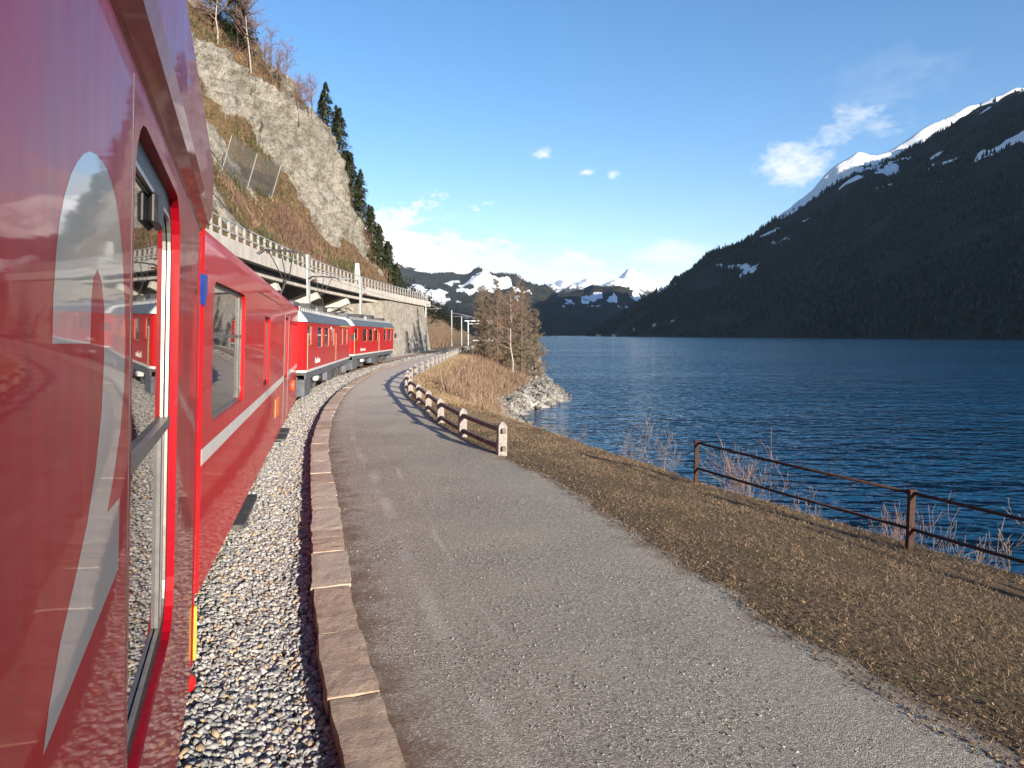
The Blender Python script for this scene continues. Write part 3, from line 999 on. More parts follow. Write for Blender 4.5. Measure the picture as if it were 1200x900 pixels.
# near-side low ground beyond the track (between wood and lake)
gy = np.concatenate([np.arange(96, 260, 4.0), np.arange(260, 780, 20.0)])
lx = np.linspace(0, 1, 14)
xl = foot_x(gy) - 1.5
xr = np.where(gy < 255, track_x(gy) - 5.5, shore_x(np.minimum(gy, 260)) - (gy - 255) * 0.02)
XL = xl[:, None] + (np.maximum(xr, xl + 0.5) - xl)[:, None] * lx[None]
YL = np.repeat(gy[:, None], len(lx), 1)
ZL = np.where(YL < 256, 0.24, 0.24 + (WATER_Z - 0.6) * (lx[None] ** 2)) + (fbm(xyz(XL, YL), 3, 3, 5) - 0.5) * 0.25
tag(np_mesh('trackside_ground', np.stack([XL, YL, ZL], -1).reshape(-1, 3), grid_faces(len(gy), len(lx)), M['verge'], None, True, {'rock': 0 * XL.ravel()}), kind='structure')

# ------------------------------------------------------------------ the cliff above the road
def cliff_h(x, y):
    """height of the hillside; x decreases uphill"""
    fx = deck_x(np.minimum(y, 106)) - 4.6
    p = xyz(x, y)
    d = fx - x
    end = (127 + (fbm(p, 14, 3, 110) - 0.5) * 9 - y) * 1.3
    d = -2.5 * np.log(np.exp(-np.clip(d / 2.5, -30, 60)) + np.exp(-np.clip(end / 2.5, -30, 60)))
    d = d + (fbm(xyz(x, y), 11, 4, 111) - 0.5) * 5.0 * smooth(0, 6, d)
    g = np.interp(y, [50, 70, 78, 84, 90, 97, 103, 115], [13, 13, 14, 13, 9.5, 5.5, 0.8, 0.8])   # width of the scrub apron
    w = np.interp(y, [70, 84, 97, 104], [6, 6, 9.5, 12.5])                                                            # depth of the rock face
    z = np.where(d < g, 1.12 * d, np.where(d < g + w, 1.12 * g + 2.3 * (d - g), 1.12 * g + 2.3 * w + 1.0 * (d - g - w)))
    gm = np.interp(y, [70, 84, 86, 89.7, 91.4, 94.8, 98, 103, 110], [21, 18, 16.7, 13.0, 11.0, 8.6, 6.2, 3.6, 3.0])
    gt = np.interp(y, [84, 94, 97, 99, 106], [23, 22, 20, 17, 14.5])
    wob = (fbm(xyz(x, y), 5, 4, 117) - 0.5) * 5
    rock = smooth(gm - 0.9, gm + 0.7, d + wob) * (1 - smooth(gt - 0.8, gt + 1.2, d + wob)) * (1 - 0.75 * smooth(104.5, 108, y + wob))
    z = z + (fbm(p, 16, 5, 113) - 0.5) * 5 * smooth(1, 8, d)
    base = 7.6 - 7.5 * smooth(106, 116, y)
    return base + np.maximum(z, 0), rock, d


gc = np.concatenate([np.arange(0, 29, 0.23), np.arange(29, 85, 1.2)])
gy_c = np.concatenate([np.arange(14, 62, 1.1), np.arange(62, 112, 0.32), np.arange(112, 130, 0.8)])
GC, GY = np.meshgrid(gc, gy_c)
GX = deck_x(np.minimum(GY, 106)) - 4.6 + 1.0 - GC
GZ, RKc, DD = cliff_h(GX, GY)
p = np.stack([GX, GY, GZ], -1)
amp = smooth(0.3, 3, DD)
rk = np.clip(RKc + 0.35 * smooth(100, 104, GY), 0, 1)
# jointed rock: tilted slabs, stepped ledges, cracks
q = np.stack([p[..., 0], p[..., 1] * 0.8 + p[..., 2] * 0.6, p[..., 2] * 0.8 - p[..., 1] * 0.6], -1)
f1_ = fbm(q * np.array([1, 0.5, 1.0]), 6.5, 4, 121, ridged=True)
f2_ = fbm(q * np.array([1, 1.3, 0.7]), 2.6, 4, 122)
step = np.floor(f2_ * 9) / 9 * 0.7 + f2_ * 0.3
f3_ = fbm(p, 1.1, 3, 123, ridged=True)
dn = ((f1_ - 0.6) * 3.6 + (step - 0.5) * 6.0 + (f3_ - 0.6) * 1.3) * (0.35 + 0.65 * rk) * amp
p[..., 0] += dn * 0.8
p[..., 1] -= dn * 0.25
p[..., 2] += dn * 0.25
out = fbm(np.stack([GX, GY, GZ], -1), 9, 4, 125)
rock2 = np.maximum(RKc, smooth(0.53, 0.63, out) * 0.72 * smooth(1, 5, DD))
tag(np_mesh('cliff', p.reshape(-1, 3), grid_faces(len(gy_c), len(gc)), M['cliff'], None, True, {'rock': rock2.ravel()}), kind='structure')
CL_P, CL_R, CL_D = p, rock2, DD

# ------------------------------------------------------------------ rolling stock
HALF = 1.33


def rrect(y0, y1, z0, z1, r, k=5):
    pts = []
    for cy, cz, a0 in ((y1 - r, z1 - r, 0), (y0 + r, z1 - r, 90), (y0 + r, z0 + r, 180), (y1 - r, z0 + r, 270)):
        for i in range(k + 1):
            a = R(a0 + 90 * i / k)
            pts.append((cy + r * math.cos(a), cz + r * math.sin(a)))
    return pts


def side_panel(name, parent, outer, holes, x, depth, mat):
    """a flat side sheet in the plane x = const with real openings and their inward reveals"""
    mb = MB()
    loops = [outer] + holes
    flat = [p for l in loops for p in l]
    tris = tessellate_polygon([[Vector((p[0], p[1], 0)) for p in l] for l in loops])
    mb.add([(x, p[0], p[1]) for p in flat], [])
    for t in tris:
        a, b, c = (flat[i] for i in t)
        area = (b[0] - a[0]) * (c[1] - a[1]) - (b[1] - a[1]) * (c[0] - a[0])
        mb.f.append(tuple(t) if area > 0 else tuple(reversed(t)))
    for h in holes:
        n = len(h)
        b = len(mb.v)
        mb.v += [(x, p[0], p[1]) for p in h] + [(x - depth, p[0], p[1]) for p in h]
        for i in range(n):
            j = (i + 1) % n
            mb.f.append((b + i, b + j, b + n + j, b + n + i))
    return mb.build(name, mat, parent)


def ring(name, parent, outer, inner, x, mat, thick=0.012):
    mb = MB()
    n = len(outer)
    mb.v = [(x, *p) for p in outer] + [(x, *p) for p in inner] + [(x - thick, *p) for p in inner]
    for i in range(n):
        j = (i + 1) % n
        mb.f.append((i, j, n + j, n + i))
        mb.f.append((n + i, n + j, 2 * n + j, 2 * n + i))
    return mb.build(name, mat, parent)


def window(parent, y0, y1, z0, z1, r, x, depth, frame_mat, fw=0.05, name='window'):
    o = rrect(y0, y1, z0, z1, r)
    i = rrect(y0 + fw, y1 - fw, z0 + fw, z1 - fw, max(0.01, r - fw * 0.6))
    f = ring(name, parent, o, i, x - depth + 0.008, frame_mat)
    mb = MB()
    mb.add([(x - depth - 0.003, *p) for p in i], [tuple(range(len(i)))])
    mb.build('pane', M['glass'], f)
    return f


def box_part(name, mat, parent, x0, x1, y0, y1, z0, z1, bevel=0):
    return MB().bbox(x0, x1, y0, y1, z0, z1).build(name, mat, parent, bevel=bevel)


def extrude_y(prof, y0, y1, closed=False):
    mb = MB()
    n = len(prof)
    mb.v = [(p[0], y0, p[1]) for p in prof] + [(p[0], y1, p[1]) for p in prof]
    for i in range(n if closed else n - 1):
        j = (i + 1) % n
        mb.f.append((i, n + i, n + j, j))
    mb.f.append(tuple(range(n)))
    mb.f.append(tuple(reversed(range(n, 2 * n))))
    return mb


def wheelset(parent, y, zr=0.40, x=0.62):
    for s in (-1, 1):
        mb = MB()
        xs = [s * (x - 0.07), s * (x + 0.06)]
        mb.tube([(xs[0], y, zr), (xs[1], y, zr)], zr, 20)
        w = mb.build('wheel', M['underframe'], parent, True)
        MB().tube([(xs[1], y, zr), (xs[1] + s * 0.05, y, zr)], 0.14, 12).build('axle_box', M['black'], w)


def bogie(parent, yc, base=2.0, x=0.86):
    b = empty('bogie')
    b.parent = parent
    for s in (-1, 1):
        mb = MB()
        mb.bbox(s * x - 0.06, s * x + 0.06, yc - base / 2 - 0.35, yc + base / 2 + 0.35, 0.46, 0.62)
        mb.bbox(s * x - 0.09, s * x + 0.09, yc - 0.35, yc + 0.35, 0.32, 0.78)
        for k in (-1, 1):
            mb.bbox(s * x - 0.08, s * x + 0.10, yc + k * base / 2 - 0.16, yc + k * base / 2 + 0.16, 0.26, 0.60)
            mb.tube([(s * x, yc + k * 0.55, 0.5), (s * x, yc + k * 0.55, 0.82)], 0.09, 8)
        mb.build('bogie_frame', M['underframe'], b)
    for k in (-1, 1):
        mb = MB()
        for s in (-1, 1):
            mb.tube([(s * 0.50, yc + k * base / 2, 0.40), (s * 0.63, yc + k * base / 2, 0.40)], 0.40, 20)
        mb.tube([(-0.7, yc + k * base / 2, 0.40), (0.7, yc + k * base / 2, 0.40)], 0.07, 8)
        mb.build('wheelset', M['rail'], b)
    return b


def vehicle(name, A, roll, wall_xy_at_cam_height, zr, y_shift=0.0):
    """Empty at rail level on the track centre; local +Y runs forward, +X to the lake"""
    A, r = R(A), R(roll)
    rot = Matrix.Rotation(A, 3, 'Z') @ Matrix.Rotation(r, 3, 'Y')
    zc = (2.7 - zr + HALF * math.sin(r)) / math.cos(r)
    wall = Vector((*wall_xy_at_cam_height, 2.7))
    T = wall - rot @ Vector((HALF, y_shift, zc))
    o = empty(name, T, (0, r, A))
    return o, zc


# --- carriage beside the camera --------------------------------------------------------------
A0 = 21.6
n0 = Vector((math.cos(R(A0)), math.sin(R(A0))))
car0, ZC = vehicle('passenger_carriage', A0, 2.75, tuple(-0.25 * n0), 0.2)
tag(car0, 'red carriage with big grey numeral 2 and a tall recessed window beside the ballast', 'carriage', 'red train')
Y0, Y1 = -13.4, 4.75
H = lambda h: ZC + h
ho = rrect(1.93, 3.27, H(-1.26), H(0.56), 0.2)
hb = rrect(-1.1, 0.3, H(-1.26), H(0.56), 0.2)
holes = [ho] + [rrect(a, a + 1.34, H(-1.26), H(0.56), 0.2) for a in (-2.6, -5.0, -7.4, -9.8)]
outer = [(Y0, 0.42), (Y1, 0.42), (Y1, H(0.66)), (Y0, H(0.66))]
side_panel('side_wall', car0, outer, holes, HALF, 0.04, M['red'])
for k, a in enumerate((1.93, -2.6, -5.0, -7.4, -9.8)):
    wdw = window(car0, a, a + 1.34, H(-1.26), H(0.56), 0.2, HALF, 0.04, M['black'], 0.085)
    o_ = rrect(a + 0.083, a + 1.257, H(-1.177), H(0.477), 0.13)
    i_ = rrect(a + 0.098, a + 1.242, H(-1.162), H(0.462), 0.12)
    ring('trim', wdw, o_, i_, HALF - 0.028, M['alu'])
    mb = MB().bbox(HALF - 0.043, HALF - 0.020, a + 0.09, a + 1.25, H(-0.385), H(-0.345))
    mb.bbox(HALF - 0.043, HALF - 0.030, a + 1.02, a + 1.06, H(-1.16), H(-0.385))
    mb.bbox(HALF - 0.043, HALF - 0.030, a + 1.13, a + 1.15, H(-1.16), H(-0.385))
    mb.build('glazing_bar', M['frame_grey'], wdw)
    mb = MB().bbox(HALF - 0.042, HALF - 0.012, a + 0.62, a + 0.80, H(0.36), H(0.47))
    mb.build('latch', M['black'], wdw, bevel=0.012)
prof = [(HALF - 0.02, H(0.63)), (HALF + 0.010, H(0.655)), (HALF + 0.045, H(0.70)), (HALF + 0.062, H(0.74)), (HALF + 0.068, H(0.90)), (HALF + 0.066, H(1.06)), (HALF + 0.052, H(1.075)), (HALF + 0.040, H(1.06)),
        (HALF - 0.02, H(1.10)), (HALF - 0.12, H(1.17)), (HALF - 0.4, H(1.27)), (0, H(1.36)), (-HALF + 0.4, H(1.27)), (-HALF, H(1.05)), (-HALF, H(0.63))]
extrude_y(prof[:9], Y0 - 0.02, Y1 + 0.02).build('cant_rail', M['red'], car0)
extrude_y([(p[0], p[1] - 0.01) for p in prof[8:]], Y0, Y1).build('roof', M['roof_grey'], car0, False)
mb = MB()
mb.bbox(-HALF, HALF - 0.10, Y0, Y0 + 0.06, 0.42, H(1.1))
mb.bbox(-HALF, HALF - 0.001, Y1 - 0.06, Y1 - 0.001, 0.42, H(0.64))
mb.bbox(-HALF, -HALF + 0.05, Y0 + 0.06, Y1 - 0.06, 0.42, H(0.66))
mb.bbox(-HALF + 0.05, HALF - 0.1, Y0 + 0.06, Y1 - 0.06, 0.62, 0.72)
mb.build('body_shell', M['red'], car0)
mb = MB()
two = [(1.147, -0.013), (1.15, 0.051), (1.167, 0.125), (1.185, 0.17), (1.21, 0.206), (1.248, 0.245), (1.292, 0.275), (1.34, 0.30), (1.39, 0.316), (1.45, 0.325), (1.507, 0.325), (1.555, 0.32), (1.60, 0.308), (1.645, 0.288), (1.68, 0.262), (1.72, 0.225), (1.75, 0.18), (1.79, 0.08), (1.81, -0.02), (1.80, -0.12), (1.755, -0.215), (1.68, -0.30), (1.60, -0.368),
       (1.758, -0.372), (1.752, -0.535), (1.113, -0.60), (1.145, -0.545), (1.21, -0.475), (1.30, -0.415), (1.40, -0.34), (1.475, -0.25), (1.525, -0.15), (1.545, -0.05), (1.54, 0.05), (1.512, 0.10), (1.469, 0.121), (1.43, 0.10), (1.417, 0.06), (1.412, -0.016)]
tris = tessellate_polygon([[Vector((a, b, 0)) for a, b in two]])
mb.v = [(HALF + 0.0003, a, H(b)) for a, b in two]
for t in tris:
    a, b, c = (two[i] for i in t)
    ar = (b[0] - a[0]) * (c[1] - a[1]) - (b[1] - a[1]) * (c[0] - a[0])
    mb.f.append(tuple(t) if ar > 0 else tuple(reversed(t)))
tag(mb.build('class_numeral', M['grey_letter'], car0), 'big grey numeral 2')
# a thin rubber joint where the side sheets meet
box_part('panel_joint', M['black'], car0, HALF - 0.004, HALF + 0.0015, 1.885, 1.893, 0.42, H(0.62))
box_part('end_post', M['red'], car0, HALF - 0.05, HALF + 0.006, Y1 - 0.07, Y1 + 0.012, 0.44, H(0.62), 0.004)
MB().bbox(HALF - 0.03, HALF + 0.022, Y1 + 0.02, Y1 + 0.07, 0.44, 0.80).build('hand_rail', M['yellow'], car0, bevel=0.008)
mb = MB().tube([(HALF - 0.03, Y1 - 0.01, 0.30), (HALF - 0.03, Y1 + 0.07, 0.30)], 0.055, 12)
mb.tube([(HALF - 0.03, Y1 + 0.03, 0.33), (HALF - 0.05, Y1 + 0.03, 0.45)], 0.02, 6)
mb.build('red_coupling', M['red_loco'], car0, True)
bogie(car0, Y1 - 2.9)
bogie(car0, Y0 + 2.9)
mb = MB().bbox(-0.35, 0.35, Y1 - 0.01, Y1 + 0.62, 0.55, 0.75).bbox(-0.6, 0.6, Y1, Y1 + 0.55, 0.9, 3.05)
mb.build('gangway', M['black'], car0)
for a in (-8.5, -5.5, -2.5, -0.2):
    MB().bbox(-0.9, 0.9, a, a + 1.6, 0.30, 0.62).build('equipment_box', M['underframe'], car0)

# --- carriage ahead ----------------------------------------------------------------------------
A1 = 15.0
n1 = Vector((math.cos(R(A1)), math.sin(R(A1))))
car1, ZC1 = vehicle('passenger_carriage', A1, 2.75, tuple(-1.0 * n1), 0.23, -6.0)
tag(car1, 'red carriage with white band, plain side doors and a blue badge between the railcars', 'carriage', 'red train')
L1 = 18.0
TOP = 3.30
wins = [(0.62, 3.05, 1.73, 3.02, 0.16)]
small = [(5.72, 6.82, 1.68, 2.83, 0.08)]
rest = [(11.05, 12.55, 1.45, 2.95, 0.06)] + [(13.6 + 1.07 * k, 14.35 + 1.07 * k, 1.45, 2.85, 0.06) for k in range(4)]
allw = wins + small + rest
side_panel('side_wall', car1, [(0.12, 0.36), (L1 - 0.12, 0.36), (L1 - 0.12, TOP), (0.12, TOP)], [rrect(*w) for w in allw], HALF, 0.05, M['red_lit'])
for w in allw:
    wd = window(car1, *w, HALF, 0.05, M['frame_grey'] if w in wins else M['black'], 0.04)
    if w in wins:
        MB().bbox(HALF - 0.052, HALF - 0.036, w[0] + 0.04, w[1] - 0.04, 2.50, 2.53).build('glazing_bar', M['frame_grey'], wd)
        MB().bbox(HALF - 0.052, HALF - 0.030, w[1] - 0.34, w[1] - 0.30, w[2] + 0.05, w[3] - 0.05).build('glazing_bar', M['frame_grey'], wd)
for a, b in ((0.12, 4.595), (4.605, 9.95), (9.96, 11.0), (12.6, L1 - 0.12)):
    box_part('white_band', M['white_band'], car1, HALF + 0.0008, HALF + 0.003, a, b, 1.44, 1.575)
for a in (4.6, 9.95):
    box_part('door_joint', M['black'], car1, HALF - 0.004, HALF + 0.002, a - 0.008, a + 0.008, 0.36, 3.16)
box_part('door_joint', M['black'], car1, HALF - 0.004, HALF + 0.002, 4.6, 9.95, 3.15, 3.165)
box_part('door_pillar', M['frame_grey'], car1, HALF - 0.01, HALF + 0.012, 10.97, 11.01, 0.42, 3.0)
box_part('door_pillar', M['frame_grey'], car1, HALF - 0.01, HALF + 0.012, 12.60, 12.64, 0.42, 3.0)
box_part('information_plate', M['orange'], car1, HALF + 0.001, HALF + 0.008, 9.2, 9.65, 0.82, 1.22)
box_part('information_plate', M['yellow'], car1, HALF + 0.001, HALF + 0.008, 8.45, 8.75, 0.86, 1.22)
mb = MB().tube([(HALF + 0.0, 15.2, 1.02), (HALF + 0.06, 15.2, 1.02)], 0.17, 14)
mb.build('orange_lamp', M['orange'], car1)
mb = MB()
for a in (10.2, 11.2):
    mb.bbox(HALF - 0.35, HALF + 0.12, a, a + 0.9, 0.13, 0.17)
mb.build('door_step', M['underframe'], car1)
box_part('door_step', M['underframe'], car1, HALF - 0.3, HALF + 0.05, 2.9, 4.6, 0.12, 0.18)
roofp = [(HALF, TOP - 0.001), (HALF - 0.02, TOP + 0.07), (HALF - 0.16, TOP + 0.22), (HALF - 0.5, TOP + 0.36), (0, TOP + 0.44), (-HALF + 0.5, TOP + 0.36), (-HALF + 0.16, TOP + 0.22), (-HALF, TOP)]
extrude_y(roofp[2:6] + [(-HALF + 0.16, TOP + 0.22)], 0.1, L1 - 0.1).build('roof', M['roof_grey'], car1)
extrude_y(roofp[:3] + [(HALF - 0.3, TOP + 0.20), (HALF - 0.3, TOP)], 0.12, L1 - 0.12).build('cant_rail', M['red_lit'], car1)
mb = MB()
for a in (1, L1 - 0.12):
    pass
end = [(HALF, 0.12), (HALF - 0.03, 0.05), (HALF - 0.12, 0.0), (-HALF + 0.12, 0.0), (-HALF, 0.12)]
mb.v = [(x, y, 0.36) for x, y in end] + [(x, y, TOP + 0.18) for x, y in end]
mb.f = [(i + 1, i, 5 + i, 6 + i) for i in range(4)] + [(5, 6, 7, 8, 9), (0, 4, 3, 2, 1)]
mb.build('end_wall', M['red_lit'], car1)
mb = MB()
mb.v = [(x, L1 - y, 0.36) for x, y in end] + [(x, L1 - y, TOP + 0.18) for x, y in end]
mb.f = [(i, i + 1, 6 + i, 5 + i) for i in range(4)] + [(9, 8, 7, 6, 5), (0, 1, 2, 3, 4)]
mb.build('end_wall', M['red_lit'], car1)
box_part('body_shell', M['red_lit'], car1, -HALF, -HALF + 0.05, 0.13, L1 - 0.13, 0.36, TOP)
box_part('floor', M['underframe'], car1, -HALF + 0.05, HALF - 0.06, 0.13, L1 - 0.13, 0.5, 0.6)
mb = MB()
sh = [(HALF + 0.002, 0.10, 3.03), (HALF + 0.002, 0.27, 3.03), (HALF + 0.002, 0.27, 2.90), (HALF + 0.002, 0.20, 2.80), (HALF + 0.002, 0.13, 2.76), (HALF - 0.005, 0.08, 2.78), (HALF - 0.028, 0.045, 2.80), (HALF - 0.028, 0.045, 3.03)]
mb.add([(a + 0.002, b - 0.002, c) for a, b, c in sh], [(0, 7, 6, 5, 4, 3, 2, 1)])
mb.f = [tuple(reversed(mb.f[0]))]
tag(mb.build('badge', M['blue'], car1), 'blue shield badge')
bogie(car1, 2.9)
bogie(car1, L1 - 2.9)
for a in (5.2, 7.6):
    MB().bbox(-0.9, 0.9, a, a + 1.9, 0.28, 0.5).build('equipment_box', M['underframe'], car1)
MB().bbox(-0.6, 0.6, L1, L1 + 0.7, 0.9, 2.9).build('gangway', M['black'], car1)
MB().bbox(-0.6, 0.6, -0.55, 0.0, 0.9, 2.9).build('gangway', M['black'], car1)


# --- railcars -----------------------------------------------------------------------------------
def text_part(s, size, loc, parent, shear=0.0, mat=None):
    cu = bpy.data.curves.new('lettering', 'FONT')
    cu.body = s
    cu.size = size
    cu.shear = shear
    cu.extrude = 0.004
    cu.materials.append(mat or M['white_band'])
    tmp = bpy.data.objects.new('lettering_curve', cu)
    COL.objects.link(tmp)
    dg = bpy.context.evaluated_depsgraph_get()
    me = bpy.data.meshes.new_from_object(tmp.evaluated_get(dg))
    bpy.data.objects.remove(tmp)
    o = bpy.data.objects.new('lettering', me)
    COL.objects.link(o)
    o.parent = parent
    o.location = loc
    o.rotation_euler = (R(90), 0, R(90))
    o['kind'] = 'stuff'
    return o


def pantograph(parent, y, raised, zroof, d=1):
    p = empty('pantograph')
    p.parent = parent
    mb = MB()
    for s in (-0.55, 0.55):
        mb.bar((s, y - 0.8, zroof + 0.22), (s, y + 0.8, zroof + 0.22), 0.05)
    for k in (-0.8, 0.8):
        mb.bar((-0.6, y + k, zroof + 0.22), (0.6, y + k, zroof + 0.22), 0.05)
    mb.build('base_frame', M['underframe'], p)
    for s in (-0.5, 0.5):
        for k in (-0.7, 0.7):
            MB().tube([(s, y + k, zroof - 0.02), (s, y + k, zroof + 0.2)], 0.055, 8).build('insulator', M['insulator'], p)
    top = zroof + (2.15 if raised else 0.55)
    knee = (0, y + d * (1.05 if raised else 1.3), zroof + (1.15 if raised else 0.40))
    foot = (0, y - d * 0.6, zroof + 0.26)
    hd = (0, y - d * (0.1 if raised else 0.7), top)
    MB().tube([foot, knee], [0.05, 0.038], 6).build('lower_arm', M['underframe'], p)
    mb = MB()
    for s in (-1, 1):
        mb.tube([(s * 0.10, knee[1], knee[2]), (s * 0.45, hd[1], hd[2])], 0.022, 5)
    mb.tube([knee, hd], 0.02, 5)
    mb.build('upper_arm', M['underframe'], p)
    mb = MB()
    for k in (-0.16, 0.16):
        mb.tube([(-0.85, hd[1] + k, top - 0.14), (-0.62, hd[1] + k, top + 0.02), (0, hd[1] + k, top + 0.04), (0.62, hd[1] + k, top + 0.02), (0.85, hd[1] + k, top - 0.14)], 0.028, 5)
    for s in (-0.45, 0.45):
        mb.bar((s, hd[1] - 0.18, top), (s, hd[1] + 0.18, top), 0.03)
    mb.build('contact_head', M['underframe'], p)
    return p


def railcar(A, corner, zr, Lc, label, words, shear, pans, winset):
    A_ = R(A)
    nn = Vector((math.cos(A_), math.sin(A_)))
    r = 2.0
    rot = Matrix.Rotation(A_, 3, 'Z') @ Matrix.Rotation(R(r), 3, 'Y')
    T = Vector((*corner, zr)) - rot @ Vector((HALF + 0.05, 0, 0))
    T.z = zr
    car = empty('railcar', T, (0, R(r), A_))
    tag(car, label, 'railcar', 'red train')
    zb, zt = 1.10, 2.92
    outer = [(0.35, zb), (Lc - 0.35, zb), (Lc - 0.35, zt), (0.35, zt)]
    side_panel('side_wall', car, outer, [rrect(*w, 0.06) for w in winset], HALF, 0.045, M['red_loco'])
    for w in winset:
        wd = window(car, *w, 0.06, HALF, 0.045, M['brass_frame'], 0.04)
    for d in (4.95, 9.35, 10.9):
        if d < Lc - 1:
            box_part('door_joint', M['black'], car, HALF - 0.003, HALF + 0.002, d - 0.012, d + 0.012, zb, zt - 0.02)
    plan = [(HALF, 0.35), (HALF - 0.06, 0.2), (HALF - 0.28, 0.03), (0.75, 0.0), (-0.75, 0.0), (-HALF + 0.28, 0.03), (-HALF, 0.35)]
    for flip in (0, 1):
        mb = MB()
        q = [(x, (Lc - y) if flip else y) for x, y in plan]
        n = len(q)
        mb.v = [(x, y, zb) for x, y in q] + [(x, y, zt) for x, y in q]
        mb.f = [((i, i + 1, n + i + 1, n + i) if flip else (i + 1, i, n + i, n + i + 1)) for i in range(n - 1)]
        e = mb.build('cab_front', M['red_loco'], car)
        yy_ = Lc + 0.004 if flip else -0.004
        for xc in (-0.72, 0, 0.72):
            mb = MB().bbox(xc - 0.3, xc + 0.3, yy_ - 0.006, yy_ + 0.006, 1.95, 2.70)
            wdw = mb.build('cab_window', M['glass'], e)
        for xc, zz in ((-0.85, 1.3), (0.85, 1.3), (0, 2.82)):
            MB().tube([(xc, yy_ - 0.03, zz), (xc, yy_ + 0.03, zz)], 0.10, 10).build('headlight', M['alu'], e)
        mb = MB()
        yb = Lc + 0.05 if flip else -0.05
        mb.bbox(-1.1, 1.1, yb - 0.05, yb + 0.05, 0.22, 0.95)
        mb.bbox(-0.35, 0.35, yb - 0.25, yb + 0.25, 0.62, 0.85)
        mb.build('buffer_beam', M['loco_grey'], car)
    box_part('body_shell', M['red_loco'], car, -HALF, -HALF + 0.05, 0.35, Lc - 0.35, zb, zt)
    box_part('floor', M['underframe'], car, -HALF + 0.05, HALF - 0.05, 0.2, Lc - 0.2, zb - 0.1, zb - 0.01)
    box_part('white_band', M['white_band'], car, HALF - 0.02, HALF + 0.012, 0.3, Lc - 0.3, zb - 0.005, zb + 0.085)
    mb = MB()
    q = [(HALF + 0.012, 0.3), (HALF - 0.048, 0.17), (HALF - 0.27, -0.01), (-HALF + 0.27, -0.01)]
    mb.v = [(x, y, zb) for x, y in q] + [(x, y, zb + 0.085) for x, y in q]
    mb.f = [(i + 1, i, 4 + i, 5 + i) for i in range(3)]
    mb.build('white_band', M['white_band'], car)
    rp = [(HALF + 0.03, zt - 0.02), (HALF + 0.01, zt + 0.05), (HALF - 0.22, zt + 0.34), (HALF - 0.5, zt + 0.46), (0, zt + 0.53), (-HALF + 0.5, zt + 0.46), (-HALF + 0.22, zt + 0.34), (-HALF, zt)]
    rf = extrude_y(rp, 0.12, Lc - 0.12).build('roof', M['loco_grey'], car)
    # white hood at the roof end
    mb = extrude_y([(x * 1.004, z + 0.006) for x, z in rp], 0.06, 0.42)
    mb.build('roof_end', M['white_metal'], car)
    zr_ = zt + 0.5
    for a, b, w, h, mt in ((0.9, 2.2, 0.9, 0.24, 'loco_grey'), (4.4, 6.0, 0.95, 0.30, 'underframe'), (6.4, 7.6, 0.8, 0.20, 'white_metal'), (8.2, 9.8, 0.95, 0.34, 'underframe'), (13.2, 14.6, 0.9, 0.24, 'underframe')):
        if b < Lc - 0.4:
            box_part('roof_box', M[mt], rf, -w, w * 0.86, a, b, zr_ - 0.06, zr_ + h, 0.03)
    mb = MB()
    for s in (-1.0, 1.02):
        mb.bar((s, 0.6, zr_ + 0.02), (s, Lc - 0.6, zr_ + 0.02), 0.04)
        a = 0.7
        while a < Lc - 0.6:
            mb.bar((s, a, zt + 0.32), (s, a, zr_ + 0.03), 0.03)
            a += 0.42
    mb.build('roof_walk', M['steel'], rf)
    for y, up, d in pans:
        pantograph(car, y, up, zr_, d)
    # grey apron, equipment lockers and running gear
    box_part('apron', M['loco_grey'], car, HALF - 0.06, HALF - 0.012, 0.36, Lc - 0.36, 0.84, zb - 0.006)
    box_part('apron', M['loco_grey'], car, -HALF + 0.012, -HALF + 0.06, 0.36, Lc - 0.36, 0.84, zb - 0.006)
    box_part('locker', M['loco_grey'], car, -HALF + 0.1, HALF - 0.02, 0.2, 1.5, 0.24, 0.84, 0.02)
    box_part('locker', M['loco_grey'], car, -HALF + 0.1, HALF - 0.06, 6.5, 8.0, 0.40, 0.84, 0.02)
    box_part('locker', M['underframe'], car, -HALF + 0.1, HALF - 0.1, 8.3, 9.7, 0.36, 0.84, 0.02)
    box_part('locker', M['white_metal'], car, HALF - 0.2, HALF - 0.03, 3.3, 3.75, 0.62, 0.80, 0.01)
    MB().tube([(HALF - 0.3, 4.6, 0.66), (HALF - 0.02, 4.6, 0.66)], 0.17, 14).build('air_tank', M['black'], car, True)
    bogie(car, 3.4, 2.1, 0.98)
    bogie(car, Lc - 3.4, 2.1, 0.98)
    text_part(words, 0.34 if shear else 0.26, (HALF + 0.003, 2.45, 1.34), car, shear)
    mb = MB().bbox(HALF + 0.02, HALF + 0.20, Lc + 0.02, Lc + 0.08, 2.08, 2.48)
    mb.bar((HALF - 0.06, Lc - 0.2, 2.44), (HALF + 0.06, Lc + 0.03, 2.44), 0.03)
    mb.build('mirror', M['black'], car)
    for y in (0.47, 8.95):
        MB().tube([(HALF + 0.025, y, 1.2), (HALF + 0.025, y, 2.5)], 0.016, 6).build('hand_rail', M['brass_frame'], car)
    MB().tube([(HALF + 0.0, 7.2, 2.74), (HALF + 0.03, 7.2, 2.74)], 0.07, 10).build('side_lamp', M['white_metal'], car)
    MB().bbox(HALF - 0.0, HALF + 0.03, 11.0, Lc - 0.9, 2.86, 2.905).build('yellow_band', M['yellow'], car)
    return car


